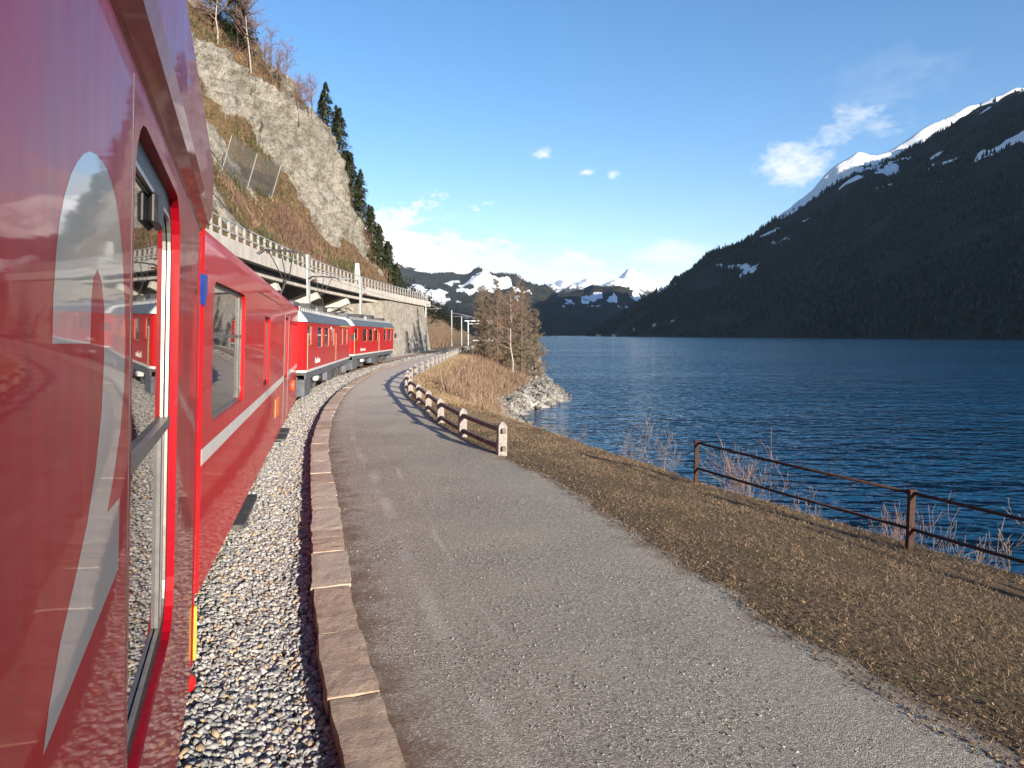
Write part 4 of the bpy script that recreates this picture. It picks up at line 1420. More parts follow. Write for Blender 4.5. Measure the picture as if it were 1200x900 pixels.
W1 = [(0.62, 1.70, 2.06, 2.80), (3.15, 4.65, 1.92, 2.78), (5.22, 6.80, 1.92, 2.78), (7.50, 8.75, 1.92, 2.78), (11.2, 12.4, 1.90, 2.80), (13.2, 14.7, 1.90, 2.80)]
railcar(7.756, (-7.3, 24.0), 0.29, 16.2, 'red and grey railcar with script lettering coupled directly ahead of the carriages', 'Poschiavo', 0.35, [(2.6, True, 1), (14.4, True, -1)], W1)
railcar(1.02, (-9.59, 41.0), 0.36, 16.1, 'leading red and grey railcar of the train, lowered gear on roof, beside the stone wall', 'Rhätische Bahn', 0.0, [(2.6, False, 1)], W1)

# --- rails and sleepers ------------------------------------------------------------------------
tr = empty('railway_track', (0, 0, 0))
tag(tr, 'rusty single railway track on pale ballast curving past the stone wall', 'track', kind='structure')
ys = np.concatenate([np.arange(-30, 60, 1.0), np.arange(60, 256, 4.0)])
for s in (-0.54, 0.54):
    mb = MB()
    prof = [(-0.06, -0.12), (0.06, -0.12), (0.02, -0.10), (0.035, 0), (-0.035, 0), (-0.02, -0.10)]
    n = len(prof)
    for y in ys:
        h = heading(track_x, y)
        c, sn = math.cos(h), math.sin(h)
        for a, b in prof:
            mb.v.append((float(track_x(y)) + (s + a) * c, y + (s + a) * sn, float(rail_z(y)) + b))
    for i in range(len(ys) - 1):
        for k in range(n):
            q = i * n
            mb.f.append((q + k, q + (k + 1) % n, q + n + (k + 1) % n, q + n + k))
    mb.build('rail', M['rail'], tr)
sm = None
for y in np.arange(58, 150, 0.7):
    if sm is None:
        sm = MB().bbox(-0.9, 0.9, -0.11, 0.11, -0.22, -0.115).build('sleeper', M['old_wood'], tr, bevel=0.01)
        o = sm
    else:
        o = copy_part(sm, tr)
    o.location = (float(track_x(y)), y, float(rail_z(y)) + 0.035)
    o.rotation_euler = (0, 0, heading(track_x, y))

# ------------------------------------------------------------------ road viaduct and retaining wall
DECK = 7.75
M['grey_concrete'] = pmat('grey_concrete', (0.24, 0.235, 0.22), (0.36, 0.35, 0.33), 3, 0.9, 0.2)
vd = empty('road_viaduct', (float(deck_x(50)), 50, 0))
tag(vd, 'pale concrete road deck carried on slanted struts above the railway', 'viaduct')


def sweep(prof, ysv, fx, name, mat, parent, closed=True, zfun=None):
    """sweep a cross profile (offset from the curve, z) along y"""
    mb = MB()
    n = len(prof)
    for y in ysv:
        h = heading(fx, y)
        c, s = math.cos(h), math.sin(h)
        for a, b in prof:
            mb.v.append((float(fx(y)) + a * c, float(y) + a * s, b))
    for i in range(len(ysv) - 1):
        for k in range(n if closed else n - 1):
            q = i * n
            mb.f.append((q + k, q + n + k, q + n + (k + 1) % n, q + (k + 1) % n))
    if closed:
        mb.f.append(tuple(range(n)))
        mb.f.append(tuple(reversed([(len(ysv) - 1) * n + k for k in range(n)])))
    o = mb.build(name, mat, None)
    if parent is not None:
        o.parent = parent
        o.matrix_parent_inverse = parent.matrix_world.inverted() if False else Matrix.Translation(-Vector(parent.location))
    return o


def rel(o, parent):
    o.parent = parent
    o.matrix_parent_inverse = Matrix.Translation(-Vector(parent.location))
    return o


yd = np.arange(-16, 107.1, 1.0)
sweep([(0, DECK + 0.05), (0, DECK - 0.78), (-0.35, DECK - 0.82), (-0.35, DECK + 0.05)], yd, deck_x, 'fascia', M['concrete'], vd)
sweep([(-0.352, DECK), (-0.352, DECK - 0.42), (-6.5, DECK - 0.42), (-6.5, DECK)], yd, deck_x, 'deck_slab', M['concrete_dark'], vd)
sweep([(-0.5, DECK + 0.004), (-0.5, DECK + 0.001), (-6.3, DECK + 0.001), (-6.3, DECK + 0.004)], yd, deck_x, 'roadway', M['asphalt'], vd)
sweep([(-0.75, DECK - 0.95), (-0.75, DECK - 1.30), (-1.2, DECK - 1.30), (-1.2, DECK - 0.42), (-1.0, DECK - 0.42), (-1.0, DECK - 0.95)], yd[yd < 88], deck_x, 'edge_girder', M['concrete'], vd)
for y in (-6, 5, 16, 27, 38, 49, 60, 70):
    x = float(deck_x(y))
    h = heading(deck_x, y)
    c, s = math.cos(h), math.sin(h)
    P = lambda a, z: Vector((x + a * c, y + a * s, z))
    mb = MB().bar(P(-5.4, 4.3), P(-0.95, 6.25), 0.85, 0.9)
    rel(mb.build('strut', M['concrete'], None, bevel=0.03), vd)
    mb = MB().bar(P(-5.4, 3.9), P(-2.6, 4.2), 0.9, 0.5)
    rel(mb.build('strut_shoe', M['concrete'], None), vd)

# retaining wall: set back under the deck, coming forward to its edge further on
rw = empty('retaining_wall', (float(deck_x(90)), 90, 0))
tag(rw, 'tall battered stone retaining wall under the end of the road deck', 'wall')
yw = np.arange(-14, 108.1, 1.0)
mb = MB()
zz = np.array([-0.2, 1.0, 2.5, 4.0, 5.5, 6.6, 7.32])
for y in yw:
    back = 4.9 * (1 - smooth(58, 86, y)) + 0.45
    if y > 104:
        back += (y - 104) * 0.9
    h = heading(deck_x, min(y, 105))
    c, s = math.cos(h), math.sin(h)
    for z in zz:
        off = -back + (7.32 - z) * 0.16
        mb.v.append((float(deck_x(min(y, 106))) + off * c, float(y) + off * s, float(z)))
nz = len(zz)
for i in range(len(yw) - 1):
    for k in range(nz - 1):
        q = i * nz + k
        mb.f.append((q, q + nz, q + nz + 1, q + 1))
rel(mb.build('wall_face', M['masonry'], None), rw)
for y in (80.0, 86.0, 91.5, 97.5, 103.0):
    h = heading(deck_x, y)
    c, s = math.cos(h), math.sin(h)
    back = 4.9 * (1 - float(smooth(58, 86, y))) + 0.45
    pt = lambda z, d=0.05: (float(deck_x(y)) + (-back + (7.32 - z) * 0.16 + d) * c, y + (-back + (7.32 - z) * 0.16 + d) * s, z)
    mb = MB().tube([pt(0.3), pt(6.9)], 0.07, 6)
    rel(mb.build('drain_pipe', M['concrete_dark'], None), rw)
# end face of the wall
mb = MB()
y = 108.0
x = float(deck_x(106))
mb.add([(x - 0.45 - 3.6 + 1.2, y, -0.2), (x - 12, y + 3, -0.2), (x - 12, y + 3, 7.32), (x - 0.45 - 3.6, y, 7.32)], [(0, 1, 2, 3)])
rel(mb.build('wall_return', M['masonry'], None), rw)

# balustrade: posts with a middle rail and a thin pipe along the top
bal = empty('balustrade', (float(deck_x(60)), 60, DECK))
tag(bal, 'grey concrete post balustrade with pipe rail along the road deck edge', 'balustrade')
pm = None
y = 33.2
pys = []
while y < 106.5:
    pys.append(y)
    y += 1.32
for y in pys:
    if pm is None:
        pm = MB().bbox(-0.07, 0.07, -0.065, 0.065, 0.03, 1.0).build('post', M['grey_concrete'], None, bevel=0.01)
        o = pm
        o.parent = bal
    else:
        o = copy_part(pm, bal)
    o.location = Vector((float(deck_x(y)) - 0.2, y, DECK)) - Vector(bal.location)
    o.rotation_euler = (0, 0, heading(deck_x, y))
mb = MB().tube([(float(deck_x(y)) - 0.2, y, DECK + 1.03) for y in np.arange(33, 107, 1.32)], 0.045, 6)
rel(mb.build('top_rail', M['steel'], None), bal)
sweep([(-0.16, DECK + 0.50), (-0.16, DECK + 0.40), (-0.24, DECK + 0.40), (-0.24, DECK + 0.50)], np.arange(33.2, 106.6, 1.32), deck_x, 'middle_rail', M['grey_concrete'], bal)

# clear screen with white posts at the near end of the balustrade
scn = empty('roadside_screen', (float(deck_x(30)), 30, DECK))
tag(scn, 'white framed glazed screen at the end of the balustrade', 'screen')
for y in (24.0, 26.2, 28.4, 30.6, 32.8):
    x = float(deck_x(y)) - 0.2
    rel(MB().bbox(x - 0.09, x + 0.09, y - 0.12, y + 0.12, DECK, DECK + 2.35).build('post', M['white_metal'], None, bevel=0.01), scn)
mg, ntg, bsg = new_mat('screen_glass')
bsg.inputs['Base Color'].default_value = (0.62, 0.70, 0.74, 1)
bsg.inputs['Roughness'].default_value = 0.08
bsg.inputs['Alpha'].default_value = 0.55
M['screen'] = mg
for y in (24.0, 26.2, 28.4, 30.6):
    a, b = float(deck_x(y)) - 0.2, float(deck_x(y + 2.2)) - 0.2
    rel(MB().bar((a, y + 0.13, DECK + 1.2), (b, y + 2.07, DECK + 1.2), 0.03, 2.1).build('pane', M['screen'], None), scn)
    rel(MB().bar((a, y + 0.1, DECK + 0.55), (b, y + 2.1, DECK + 0.55), 0.06, 0.09).build('rail', M['white_metal'], None), scn)

# pale tapered stele standing on the road shoulder
x = float(deck_x(74)) - 1.0
mb = MB().box((x, 74, DECK + 1.3), (0.75, 0.55, 2.6), None, 0.55).box((x, 74, DECK + 0.1), (1.0, 0.8, 0.2))
tag(mb.build('concrete_marker', M['concrete'], None, bevel=0.03), 'pale tapered concrete marker standing behind the balustrade', 'marker')

# ------------------------------------------------------------------ kerb of rough brown stones
kb = empty('kerb', (0, 0, 0))
tag(kb, kind='structure')


def rough_block(name, L, Wd, Hh, seed, parent, mat, nl=9, nw=5, jit=0.016):
    """a quarried block: subdivided box with split, uneven faces"""
    bm = bmesh.new()
    bmesh.ops.create_cube(bm, size=1)
    bmesh.ops.subdivide_edges(bm, edges=[e for e in bm.edges if abs((e.verts[0].co - e.verts[1].co).y) > 0.5], cuts=nl, use_grid_fill=True)
    bmesh.ops.subdivide_edges(bm, edges=[e for e in bm.edges if abs((e.verts[0].co - e.verts[1].co).x) > 0.5], cuts=nw, use_grid_fill=True)
    bmesh.ops.subdivide_edges(bm, edges=[e for e in bm.edges if abs((e.verts[0].co - e.verts[1].co).z) > 0.5], cuts=2, use_grid_fill=True)
    co = np.array([v.co[:] for v in bm.verts])
    edge = np.sort(np.abs(np.abs(co) - 0.5) < 1e-4, axis=1).sum(1)
    P = co * np.array([Wd, L, Hh])
    for a in range(3):
        P[:, a] += (fbm(P + seed * 3.7 + a * 11, 0.16, 4, seed) - 0.5) * jit * (1.5 if a else 3.0)
    P[:, 2] += (fbm(P + seed, 0.5, 2, seed + 3) - 0.5) * 0.012
    P = np.where((edge >= 2)[:, None], P * (1 - np.array([0.035, 0.012, 0.03])), P)
    for v, q in zip(bm.verts, P):
        v.co = q
    me = bpy.data.meshes.new(name)
    bm.to_mesh(me)
    bm.free()
    return link_mesh(name, me, mat, parent)


variants = [None] * 9
y = -1.5
k = 0
while y < 66:
    L = rnd.uniform(0.78, 1.25) if y < 30 else rnd.uniform(1.0, 1.4)
    vi = k % 9
    h = heading(kerb_x, y)
    ym = y + L / 2 * math.cos(h)
    if variants[vi] is None:
        o = rough_block('kerb_stone', 1.0, 0.39, 0.36, 31 + vi, kb, M['kerb'])
        variants[vi] = o
    else:
        o = copy_part(variants[vi], kb)
    hh = heading(kerb_x, ym)
    o.location = (float(kerb_x(ym)) - 0.20 * math.cos(hh), ym - 0.20 * math.sin(hh), float(path_z(ym)) - 0.135 + rnd.uniform(-0.005, 0.005))
    fl = rnd.random() < 0.5
    gr_ = math.atan(float(path_z(ym + 0.5) - path_z(ym - 0.5)))
    o.rotation_euler = ((-gr_ if fl else gr_) + rnd.uniform(-0.004, 0.004), rnd.uniform(-0.02, 0.02), hh + rnd.uniform(-0.015, 0.015) + (math.pi if fl else 0))
    o.scale = (rnd.uniform(0.94, 1.06), L, 1)
    y += (L + 0.006) * math.cos(h)
    k += 1
kb2 = []
for y in np.arange(66, 112, 0.5):
    kb2.append(y)
sweep([(0, 0.46), (0, 0.1), (-0.42, 0.1), (-0.42, 0.46)], np.arange(66, 112, 1.0), kerb_x, 'kerb_course', M['kerb'], kb)

# ------------------------------------------------------------------ ballast stones
ICO = None
bm = bmesh.new()
bmesh.ops.create_icosphere(bm, subdivisions=1, radius=1)
IV = np.array([v.co[:] for v in bm.verts])
IF = np.array([[v.index for v in f.verts] for f in bm.faces])
bm.free()


def stones(P, size, flat=0.7, seed=1):
    """angular stones: icosahedra cut by random planes"""
    n = len(P)
    rg = np.random.default_rng(seed)
    q = rg.normal(size=(n, 4))
    q /= np.linalg.norm(q, axis=1)[:, None]
    w, x, y, z = q.T
    Rm = np.stack([np.stack([1 - 2 * (y * y + z * z), 2 * (x * y - z * w), 2 * (x * z + y * w)], -1),
                   np.stack([2 * (x * y + z * w), 1 - 2 * (x * x + z * z), 2 * (y * z - x * w)], -1),
                   np.stack([2 * (x * z - y * w), 2 * (y * z + x * w), 1 - 2 * (x * x + y * y)], -1)], 1)
    V = np.repeat(IV[None], n, 0) * rg.uniform(0.72, 1.2, (n, len(IV), 1))
    for _ in range(6):
        d = rg.normal(size=(n, 1, 3))
        d /= np.linalg.norm(d, axis=2, keepdims=True)
        c = rg.uniform(0.32, 0.75, (n, 1, 1))
        t = (V * d).sum(2, keepdims=True) - c
        V = V - np.maximum(t, 0) * d
    V = V * np.stack([rg.uniform(0.9, 1.35, n), rg.uniform(0.7, 1.0, n), rg.uniform(0.5, 0.8, n)], 1)[:, None]
    V = np.einsum('nij,nvj->nvi', Rm, V)
    V[:, :, 2] *= flat
    V = V * size[:, None, None] + P[:, None]
    T = (np.arange(n) * len(IV))[:, None, None] + IF[None]
    return V.reshape(-1, 3), T.reshape(-1, 3)


def scatter_strip(y0, y1, dens, fa, fb):
    ln = y1 - y0
    n = int(dens * ln * 2.2)
    yv = RNG.uniform(y0, y1, n)
    a, b = fa(yv), fb(yv)
    xv = a + (b - a) * RNG.random(n)
    ok_ = RNG.random(n) < np.clip((b - a) / 2.2, 0, 1)
    return xv[ok_], yv[ok_]


allV, allT, off = [], [], 0
side_x = lambda y: track_x(y) + 0.85
kl = lambda y: kerb_x(y) - 0.36
for y0, y1, dens, s0, s1 in ((1.5, 8, 2300, 0.019, 0.042), (8, 16, 1300, 0.025, 0.046), (16, 32, 420, 0.034, 0.058), (32, 60, 170, 0.05, 0.085), (60, 110, 60, 0.07, 0.12)):
    xv, yv = scatter_strip(y0, y1, dens, side_x, kl)
    sz = RNG.uniform(s0, s1, len(xv)) * np.where(RNG.random(len(xv)) < 0.12, 1.3, 1)
    Pz = bed_z(xv, yv) + RNG.uniform(0.005, 0.05, len(xv)) + sz * 0.2
    v_, t_ = stones(np.stack([xv, yv, Pz], 1), sz, 0.85, int(y0 * 10) + 3)
    allV.append(v_)
    allT.append(t_ + off)
    off += len(v_)
xv, yv = scatter_strip(58, 110, 45, lambda y: track_x(y) - 2.0, lambda y: track_x(y) + 0.9)
v_, t_ = stones(np.stack([xv, yv, rail_z(yv) - 0.12], 1), RNG.uniform(0.06, 0.11, len(xv)), 0.7, 77)
allV.append(v_)
allT.append(t_ + off)
tag(np_mesh('ballast', np.concatenate(allV), np.concatenate(allT), M['ballast']), 'pale grey crushed stone ballast along the train and the kerb', 'ballast', kind='stuff')

# loose chips on the path
n = 9000
yv = 3.2 + 20 * RNG.random(n) ** 1.6
uu = RNG.random(n)
xv = kerb_x(yv) + (path_x(yv) - kerb_x(yv)) * uu
v_, t_ = stones(np.stack([xv, yv, path_z(yv) + 0.016 + 0.035 * np.sin(np.pi * uu)], 1), RNG.uniform(0.004, 0.011, n) * np.where(RNG.random(n) < 0.02, 1.8, 1), 0.7, 5)
tag(np_mesh('path_chippings', v_, t_, M['ballast']), 'loose stone chippings scattered over the grey path', 'chippings', kind='stuff')

# gravel spilling over the edge of the path onto the verge
n = 2200
yv = 3.2 + 22 * RNG.random(n) ** 1.5
cv = np.abs(RNG.normal(0, 0.07, n))
xv, zv, _ = bank_point(yv, cv)
v_, t_ = stones(np.stack([xv, yv, zv + 0.004], 1), RNG.uniform(0.004, 0.011, n), 0.7, 6)
tag(np_mesh('verge_gravel', v_, t_, M['scree']), 'gravel spilled from the path over the edge of the verge', 'gravel', kind='stuff')

# ------------------------------------------------------------------ fences
# granite post and timber rail fence along the path
f1 = empty('post_and_rail_fence', (-0.1, 14.3, 0))
tag(f1, 'granite post fence with two dark timber rails curving along the path edge', 'fence')
fy = [14.4]
while fy[-1] < 108:
    y = fy[-1]
    st = 2.72 * math.cos(heading(path_x, y)) * (1.0 if y < 35 else 1.15)
    fy.append(y + st)
fxp = lambda y: float(path_x(y)) + 0.02
pm = None
tops = []
for i, y in enumerate(fy):
    x = fxp(y)
    z = float(path_z(y)) - 0.03
    if pm is None:
        mb = MB()
        w, d, hgt = 0.095, 0.075, 0.76
        ring_ = lambda k, zz: [(-w * k, -d * k, zz), (w * k, -d * k, zz), (w * k, d * k, zz), (-w * k, d * k, zz)]
        mb.v = ring_(1.04, -0.3) + ring_(1.0, hgt - 0.10) + ring_(0.55, hgt - 0.035) + [(0, 0, hgt)]
        mb.f = [(a, (a + 1) % 4, 4 + (a + 1) % 4, 4 + a) for a in range(4)] + [(4 + a, 4 + (a + 1) % 4, 8 + (a + 1) % 4, 8 + a) for a in range(4)] + [(8 + a, 8 + (a + 1) % 4, 12) for a in range(4)]
        pm = mb.build('granite_post', M['granite'], None, bevel=0.006)
        pm.parent = f1
        o = pm
    else:
        o = copy_part(pm, f1)
    o.location = Vector((x, y, z)) - Vector(f1.location)
    o.rotation_euler = (rnd.uniform(-0.02, 0.02), rnd.uniform(-0.025, 0.025), heading(path_x, y) + rnd.uniform(-0.06, 0.06))
    o.scale = (1, 1, rnd.uniform(0.96, 1.05))
    tops.append((x, y, z))
for i in range(len(tops) - 1):
    a, b = Vector(tops[i]), Vector(tops[i + 1])
    for zz_ in (0.57, 0.19):
        d = (b - a).normalized()
        ex = 0.16 if i == 0 else 0.02
        mb = MB().bar(a - d * ex + Vector((0, 0, zz_)), b + d * 0.02 + Vector((0, 0, zz_)), 0.085, 0.10)
        rel(mb.build('rail', M['old_wood'] if i < 9 else M['granite'], None, bevel=0.008), f1)

# rusty iron railing on the crest of the bank
f2 = empty('iron_railing', (4.9, 8.6, -0.1))
tag(f2, 'rusty iron railing with two horizontal bars on the grassy bank', 'railing')
DV = Vector((5.12 - 3.40, 8.62 - 12.45, 0)) / 1.0
PA = Vector((3.40, 12.45, 0))
posts = [PA + DV * k for k in (0, 1, 2, 3, 4)]
for k, p in enumerate(posts):
    z = float(path_z(p.y)) - 0.30
    p.z = z
    mb = MB().bbox(p.x - 0.035, p.x + 0.035, p.y - 0.035, p.y + 0.035, z - 0.2, z + 0.93).bbox(p.x - 0.045, p.x + 0.045, p.y - 0.045, p.y + 0.045, z + 0.93, z + 0.945)
    rel(mb.build('post', M['rust'], None), f2)
for k in range(len(posts) - 1):
    a, b = posts[k], posts[k + 1]
    for zz_ in (0.90, 0.43):
        d = (b - a).normalized()
        mid = (a + b) / 2 + Vector((0, 0, zz_ - 0.015))
        mb = MB().tube([a - d * 0.07 * (k == 0) + Vector((0, 0, zz_)), mid, b + Vector((0, 0, zz_))], 0.022, 8)
        rel(mb.build('bar', M['rust'], None, True), f2)

# ------------------------------------------------------------------ overhead line
def mast(y, side, top, label, arm=True, off=2.15):
    x = float(track_x(y)) + side * off
    z0 = float(rail_z(y)) - 0.5
    m = empty('catenary_mast', (x, y, z0))
    tag(m, label, 'mast', 'overhead line masts')
    mb = MB()
    for s in (-1, 1):
        mb.bbox(s * 0.09 - 0.012, s * 0.09 + 0.012, -0.10, 0.10, 0, top - z0)
    mb.bbox(-0.085, 0.085, -0.012, 0.012, 0, top - z0)
    mb.build('pole', M['steel'], m)
    MB().bbox(-0.3, 0.3, -0.3, 0.3, -0.4, 0.25).build('footing', M['concrete'], m)
    if arm:
        mb = MB().tube([(0, 0, 6.35), (-side * (off + 0.5), 0, 6.45)], 0.03, 6)
        mb.tube([(0, 0, 7.15), (-side * (off + 0.1), 0, 6.45)], 0.025, 6)
        mb.tube([(-side * off, 0, 6.40), (-side * (off - 0.5), 0, 5.95)], 0.02, 6)
        mb.build('cantilever', M['steel'], m)
        MB().tube([(-side * 0.22, 0, 6.36), (-side * 0.52, 0, 6.37)], 0.07, 8).build('insulator', M['insulator'], m)
        MB().tube([(-side * 0.2, 0, 7.02), (-side * 0.42, 0, 6.88)], 0.06, 8).build('insulator', M['insulator'], m)
    return m


mast(45, -1, 7.9, 'steel overhead line mast rising beside the railcar with script lettering', off=2.25)
mast(61, -1, 7.75, 'steel overhead line mast in front of the stone wall near the slanted struts', off=2.2)
mast(97, -1, 7.2, 'steel overhead line mast at the far end of the stone wall', off=1.75)
mast(138, -1, 7.6, 'tall steel overhead line mast beyond the wall by the brown bushes', off=3.4)
mast(150, -1, 6.6, 'shorter steel overhead line mast beside the tall one beyond the wall', off=3.0)
g = empty('line_gantry', (float(track_x(158)), 158, 0.2))
tag(g, 'white steel gantry spanning the track behind the larches', 'gantry')
for s in (-2.6, 2.2):
    MB().bbox(s - 0.1, s + 0.1, -0.1, 0.1, 0, 5.6).build('pole', M['white_metal'], g)
MB().bbox(-3.4, 4.2, -0.12, 0.12, 5.5, 5.75).build('beam', M['white_metal'], g)
MB().bbox(-2.6, 3.0, -0.08, 0.08, 4.9, 5.02).build('beam', M['white_metal'], g)
MB().bbox(-1.5, 6.0, -0.1, 0.1, 1.0, 1.25).build('beam', M['white_metal'], g)
wy = np.concatenate([np.arange(-25, 60, 2.0), np.arange(60, 170, 5.0)])
mb = MB().tube([(float(track_x(y)), y, float(rail_z(y)) + 5.68) for y in wy], 0.012, 4)
tag(mb.build('contact_wire', M['wire']), 'thin contact wire hanging over the track', 'wire')
mb = MB().tube([(float(track_x(y)), y, float(rail_z(y)) + 6.55 + 0.25 * abs(math.sin((y - 45) * math.pi / 32))) for y in wy], 0.010, 4)
tag(mb.build('catenary_wire', M['wire']), 'upper carrier wire sagging between the masts', 'wire')

# ------------------------------------------------------------------ rockfall net on the slope
def cliff_at(y, d):
    """surface point and upslope direction of the hillside at y, d metres up from its foot"""
    j = int(np.argmin(np.abs(gy_c - y)))
    i = int(np.argmin(np.abs(CL_D[j] - d)))
    return Vector(CL_P[j, i])


net = empty('rockfall_net', tuple(cliff_at(80, 11)))
tag(net, 'grey wire mesh rockfall barrier leaning out of the slope below the cliff', 'barrier')
corn = []
for y, d in ((79.5, 12.4), (83.3, 11.9), (87, 11.3)):
    b = cliff_at(y, d)
    t = b + Vector((1.5, -0.5, 4.0))
    corn.append((b, t))
    rel(MB().tube([b, t], 0.055, 6).build('post', M['grey_concrete'], None), net)
mm, ntm, bsm = new_mat('wire_mesh')
bsm.inputs['Base Color'].default_value = (0.14, 0.145, 0.14, 1)
bsm.inputs['Roughness'].default_value = 0.6
M['mesh'] = mm
for (b0, t0), (b1, t1) in zip(corn[:-1], corn[1:]):
    mb = MB()
    nq = 26
    for i in range(nq + 1):
        f = i / nq
        sag = 0.5 * math.sin(math.pi * f)
        mb.bar(b0.lerp(b1, f) + Vector((sag * 0.3, 0, -0.05)), t0.lerp(t1, f) + Vector((sag * 0.4, 0, -sag * 0.35)), 0.035)
    for i in range(22):
        f = i / 21
        pts = [b0.lerp(b1, g_).lerp(t0.lerp(t1, g_), f) + Vector((0.35 * math.sin(math.pi * g_), 0, -0.3 * math.sin(math.pi * g_) * f)) for g_ in np.linspace(0, 1, 7)]
        mb.tube(pts, 0.02, 3, False)
    rel(mb.build('mesh_panel', M['mesh'], None), net)

# ------------------------------------------------------------------ vegetation
def blades(P, h, w, mat, name, lean=0.6, seed=3, bent=None):
    """single thin blades: one tapering triangle each, bent over by lean"""
    n = len(P)
    rg = np.random.default_rng(seed)
    a = rg.uniform(0, 6.28, n)
    b = rg.uniform(0, 6.28, n)
    l = np.abs(rg.normal(0, lean, n)) if bent is None else np.clip(rg.normal(bent, lean, n), 0, 1.5)
    tip = P + np.stack([np.cos(a) * h * np.sin(l), np.sin(a) * h * np.sin(l), h * np.abs(np.cos(l))], 1)
    dx = np.stack([np.cos(b) * w, np.sin(b) * w, 0 * w], 1) / 2
    V = np.stack([P - dx, P + dx, tip], 1).reshape(-1, 3)
    T = np.arange(3 * n).reshape(-1, 3)
    return np_mesh(name, V, T, mat)


def bank_scatter(n, y0, y1, c0, c1, power=1.0):
    y = y0 + (y1 - y0) * RNG.random(n) ** power
    c = RNG.uniform(c0, c1, n)
    x, z, rk = bank_point(y, c)
    return np.stack([x, y, z], 1), c, rk


# dry grass on the verge and bank
P, c, rk = bank_scatter(420000, 3.2, 30, 0.0, 1.25, 1.9)
patch = fbm(P, 0.55, 4, 140)
keepm = RNG.random(len(P)) < np.clip(0.10 + 1.25 * smooth(0.0, 0.55, c + (patch - 0.5) * 0.9) * (2.6 * patch - 0.75), 0.04, 1)
P, c, patch = P[keepm], c[keepm], patch[keepm]
dist = np.hypot(P[:, 0], P[:, 1])
up = smooth(0.75, 1.15, c)
h = RNG.uniform(0.025, 0.085, len(P)) * (0.75 + 0.6 * up)
P[:, 2] += RNG.uniform(0.0, 0.018, len(P))
flat_ = blades(P, h, RNG.uniform(0.002, 0.004, len(P)) * (0.7 + dist / 10), M['dry_grass'], 'verge_grass', 0.28, 3, 1.2)
tag(flat_, 'matted dry straw coloured grass on the verge above the lake', 'grass', kind='stuff')
P, c, rk = bank_scatter(14000, 3.0, 26, -0.08, 1.05, 1.6)
ye = 3.2 + 20 * RNG.random(9000) ** 1.6
ce = RNG.normal(0.0, 0.10, 9000)
xe, ze, _ = bank_point(ye, ce)
P = np.concatenate([P, np.stack([xe, ye, ze], 1)])
c = np.concatenate([c, np.where(ce < 0, -0.01, 0.5)])
kk = RNG.random(len(P)) < 0.35 + 0.65 * (c > 0.08)
P, c0_ = P[kk], c[kk]
n = len(P)
ang = RNG.uniform(0, 6.28, n)
sz = RNG.uniform(0.006, 0.019, n)
V = np.zeros((n, 4, 3))
for k in range(4):
    a = ang + k * math.pi / 2
    r_ = sz * (1.0 if k % 2 == 0 else 0.5)
    V[:, k] = P + np.stack([np.cos(a) * r_, np.sin(a) * r_, RNG.uniform(0.004, 0.026, n) + 0.03 * (c0_ < 0)], 1)
tag(np_mesh('leaf_litter', V.reshape(-1, 3), np.arange(4 * n).reshape(-1, 4), M['litter']), 'brown leaf litter strewn over the verge beside the path', 'leaves', kind='stuff')
P, c, rk = bank_scatter(60000, 24, 110, 0.05, 1.0, 1.5)
tag(blades(P, RNG.uniform(0.05, 0.2, len(P)), RNG.uniform(0.015, 0.04, len(P)), M['dry_grass'], 'fence_grass', 0.8), 'tufts of dry grass along the granite post fence', 'grass', kind='stuff')
# bramble and dry brush on the slope below the far fence
P, c, rk = bank_scatter(90000, 28, 125, 1.0, 1.75, 1.2)
keepm = (RNG.random(len(P)) < np.clip((fbm(P, 3.0, 3, 150) - 0.25) * 2.2, 0.05, 1)) & (rk < 0.55) & ((P[:, 1] > 34) | (c < 1.35))
P = P[keepm]
P = np.concatenate([P, P + RNG.normal(0, 0.2, P.shape)])
tag(blades(P, 0.15 + 0.75 * RNG.random(len(P)) ** 2 * (0.4 + 1.2 * fbm(P, 2.2, 3, 151)), RNG.uniform(0.02, 0.05, len(P)), M['brush'], 'bank_brush', 0.9), 'reddish dry brush and brambles on the slope below the fence', 'brush', kind='stuff')

# rocks on the lakeside point
P, c, rk = bank_scatter(9000, 40, 100, 1.3, 2.06)
keepm = RNG.random(len(P)) < smooth(0.2, 0.8, rk)
P = P[keepm]
sz = RNG.uniform(0.06, 0.22, len(P)) * np.where(RNG.random(len(P)) < 0.06, 2.4, 1)
v_, t_ = stones(P, sz, 0.8, 91)
tag(np_mesh('shore_rocks', v_, t_, M['scree']), 'pale broken rocks along the waterline of the wooded point', 'rocks', kind='stuff')

# scrub over the hillside
flat = CL_P.reshape(-1, 3)
fr = CL_R.ravel()
fd = CL_D.ravel()
idx = RNG.integers(0, len(flat), 130000)
ok = (fd[idx] > 0.3) & (fr[idx] < 0.42) & (flat[idx, 0] > -75)
P = flat[idx[ok]] + RNG.normal(0, 0.25, (ok.sum(), 3)) * np.array([1, 1, 0.2])
dens = fbm(P, 4, 3, 160)
sel = RNG.random(len(P)) < np.clip((dens - 0.25) * 2.4, 0.08, 1)
P = P[sel]
kind_n = fbm(P, 5.5, 4, 170) + RNG.normal(0, 0.03, len(P))
A_ = P[(kind_n > 0.43) & (kind_n < 0.57)]
B_ = P[kind_n >= 0.57]
D_ = P[kind_n <= 0.43]
tag(blades(A_, RNG.uniform(0.25, 0.9, len(A_)), RNG.uniform(0.04, 0.10, len(A_)), M['hill_brush'], 'hillside_grass', 0.8), 'golden dry grass over the steep hillside below the cliff', 'grass', kind='stuff')
B_ = np.repeat(B_, 2, 0) + RNG.normal(0, 0.3, (2 * len(B_), 3))
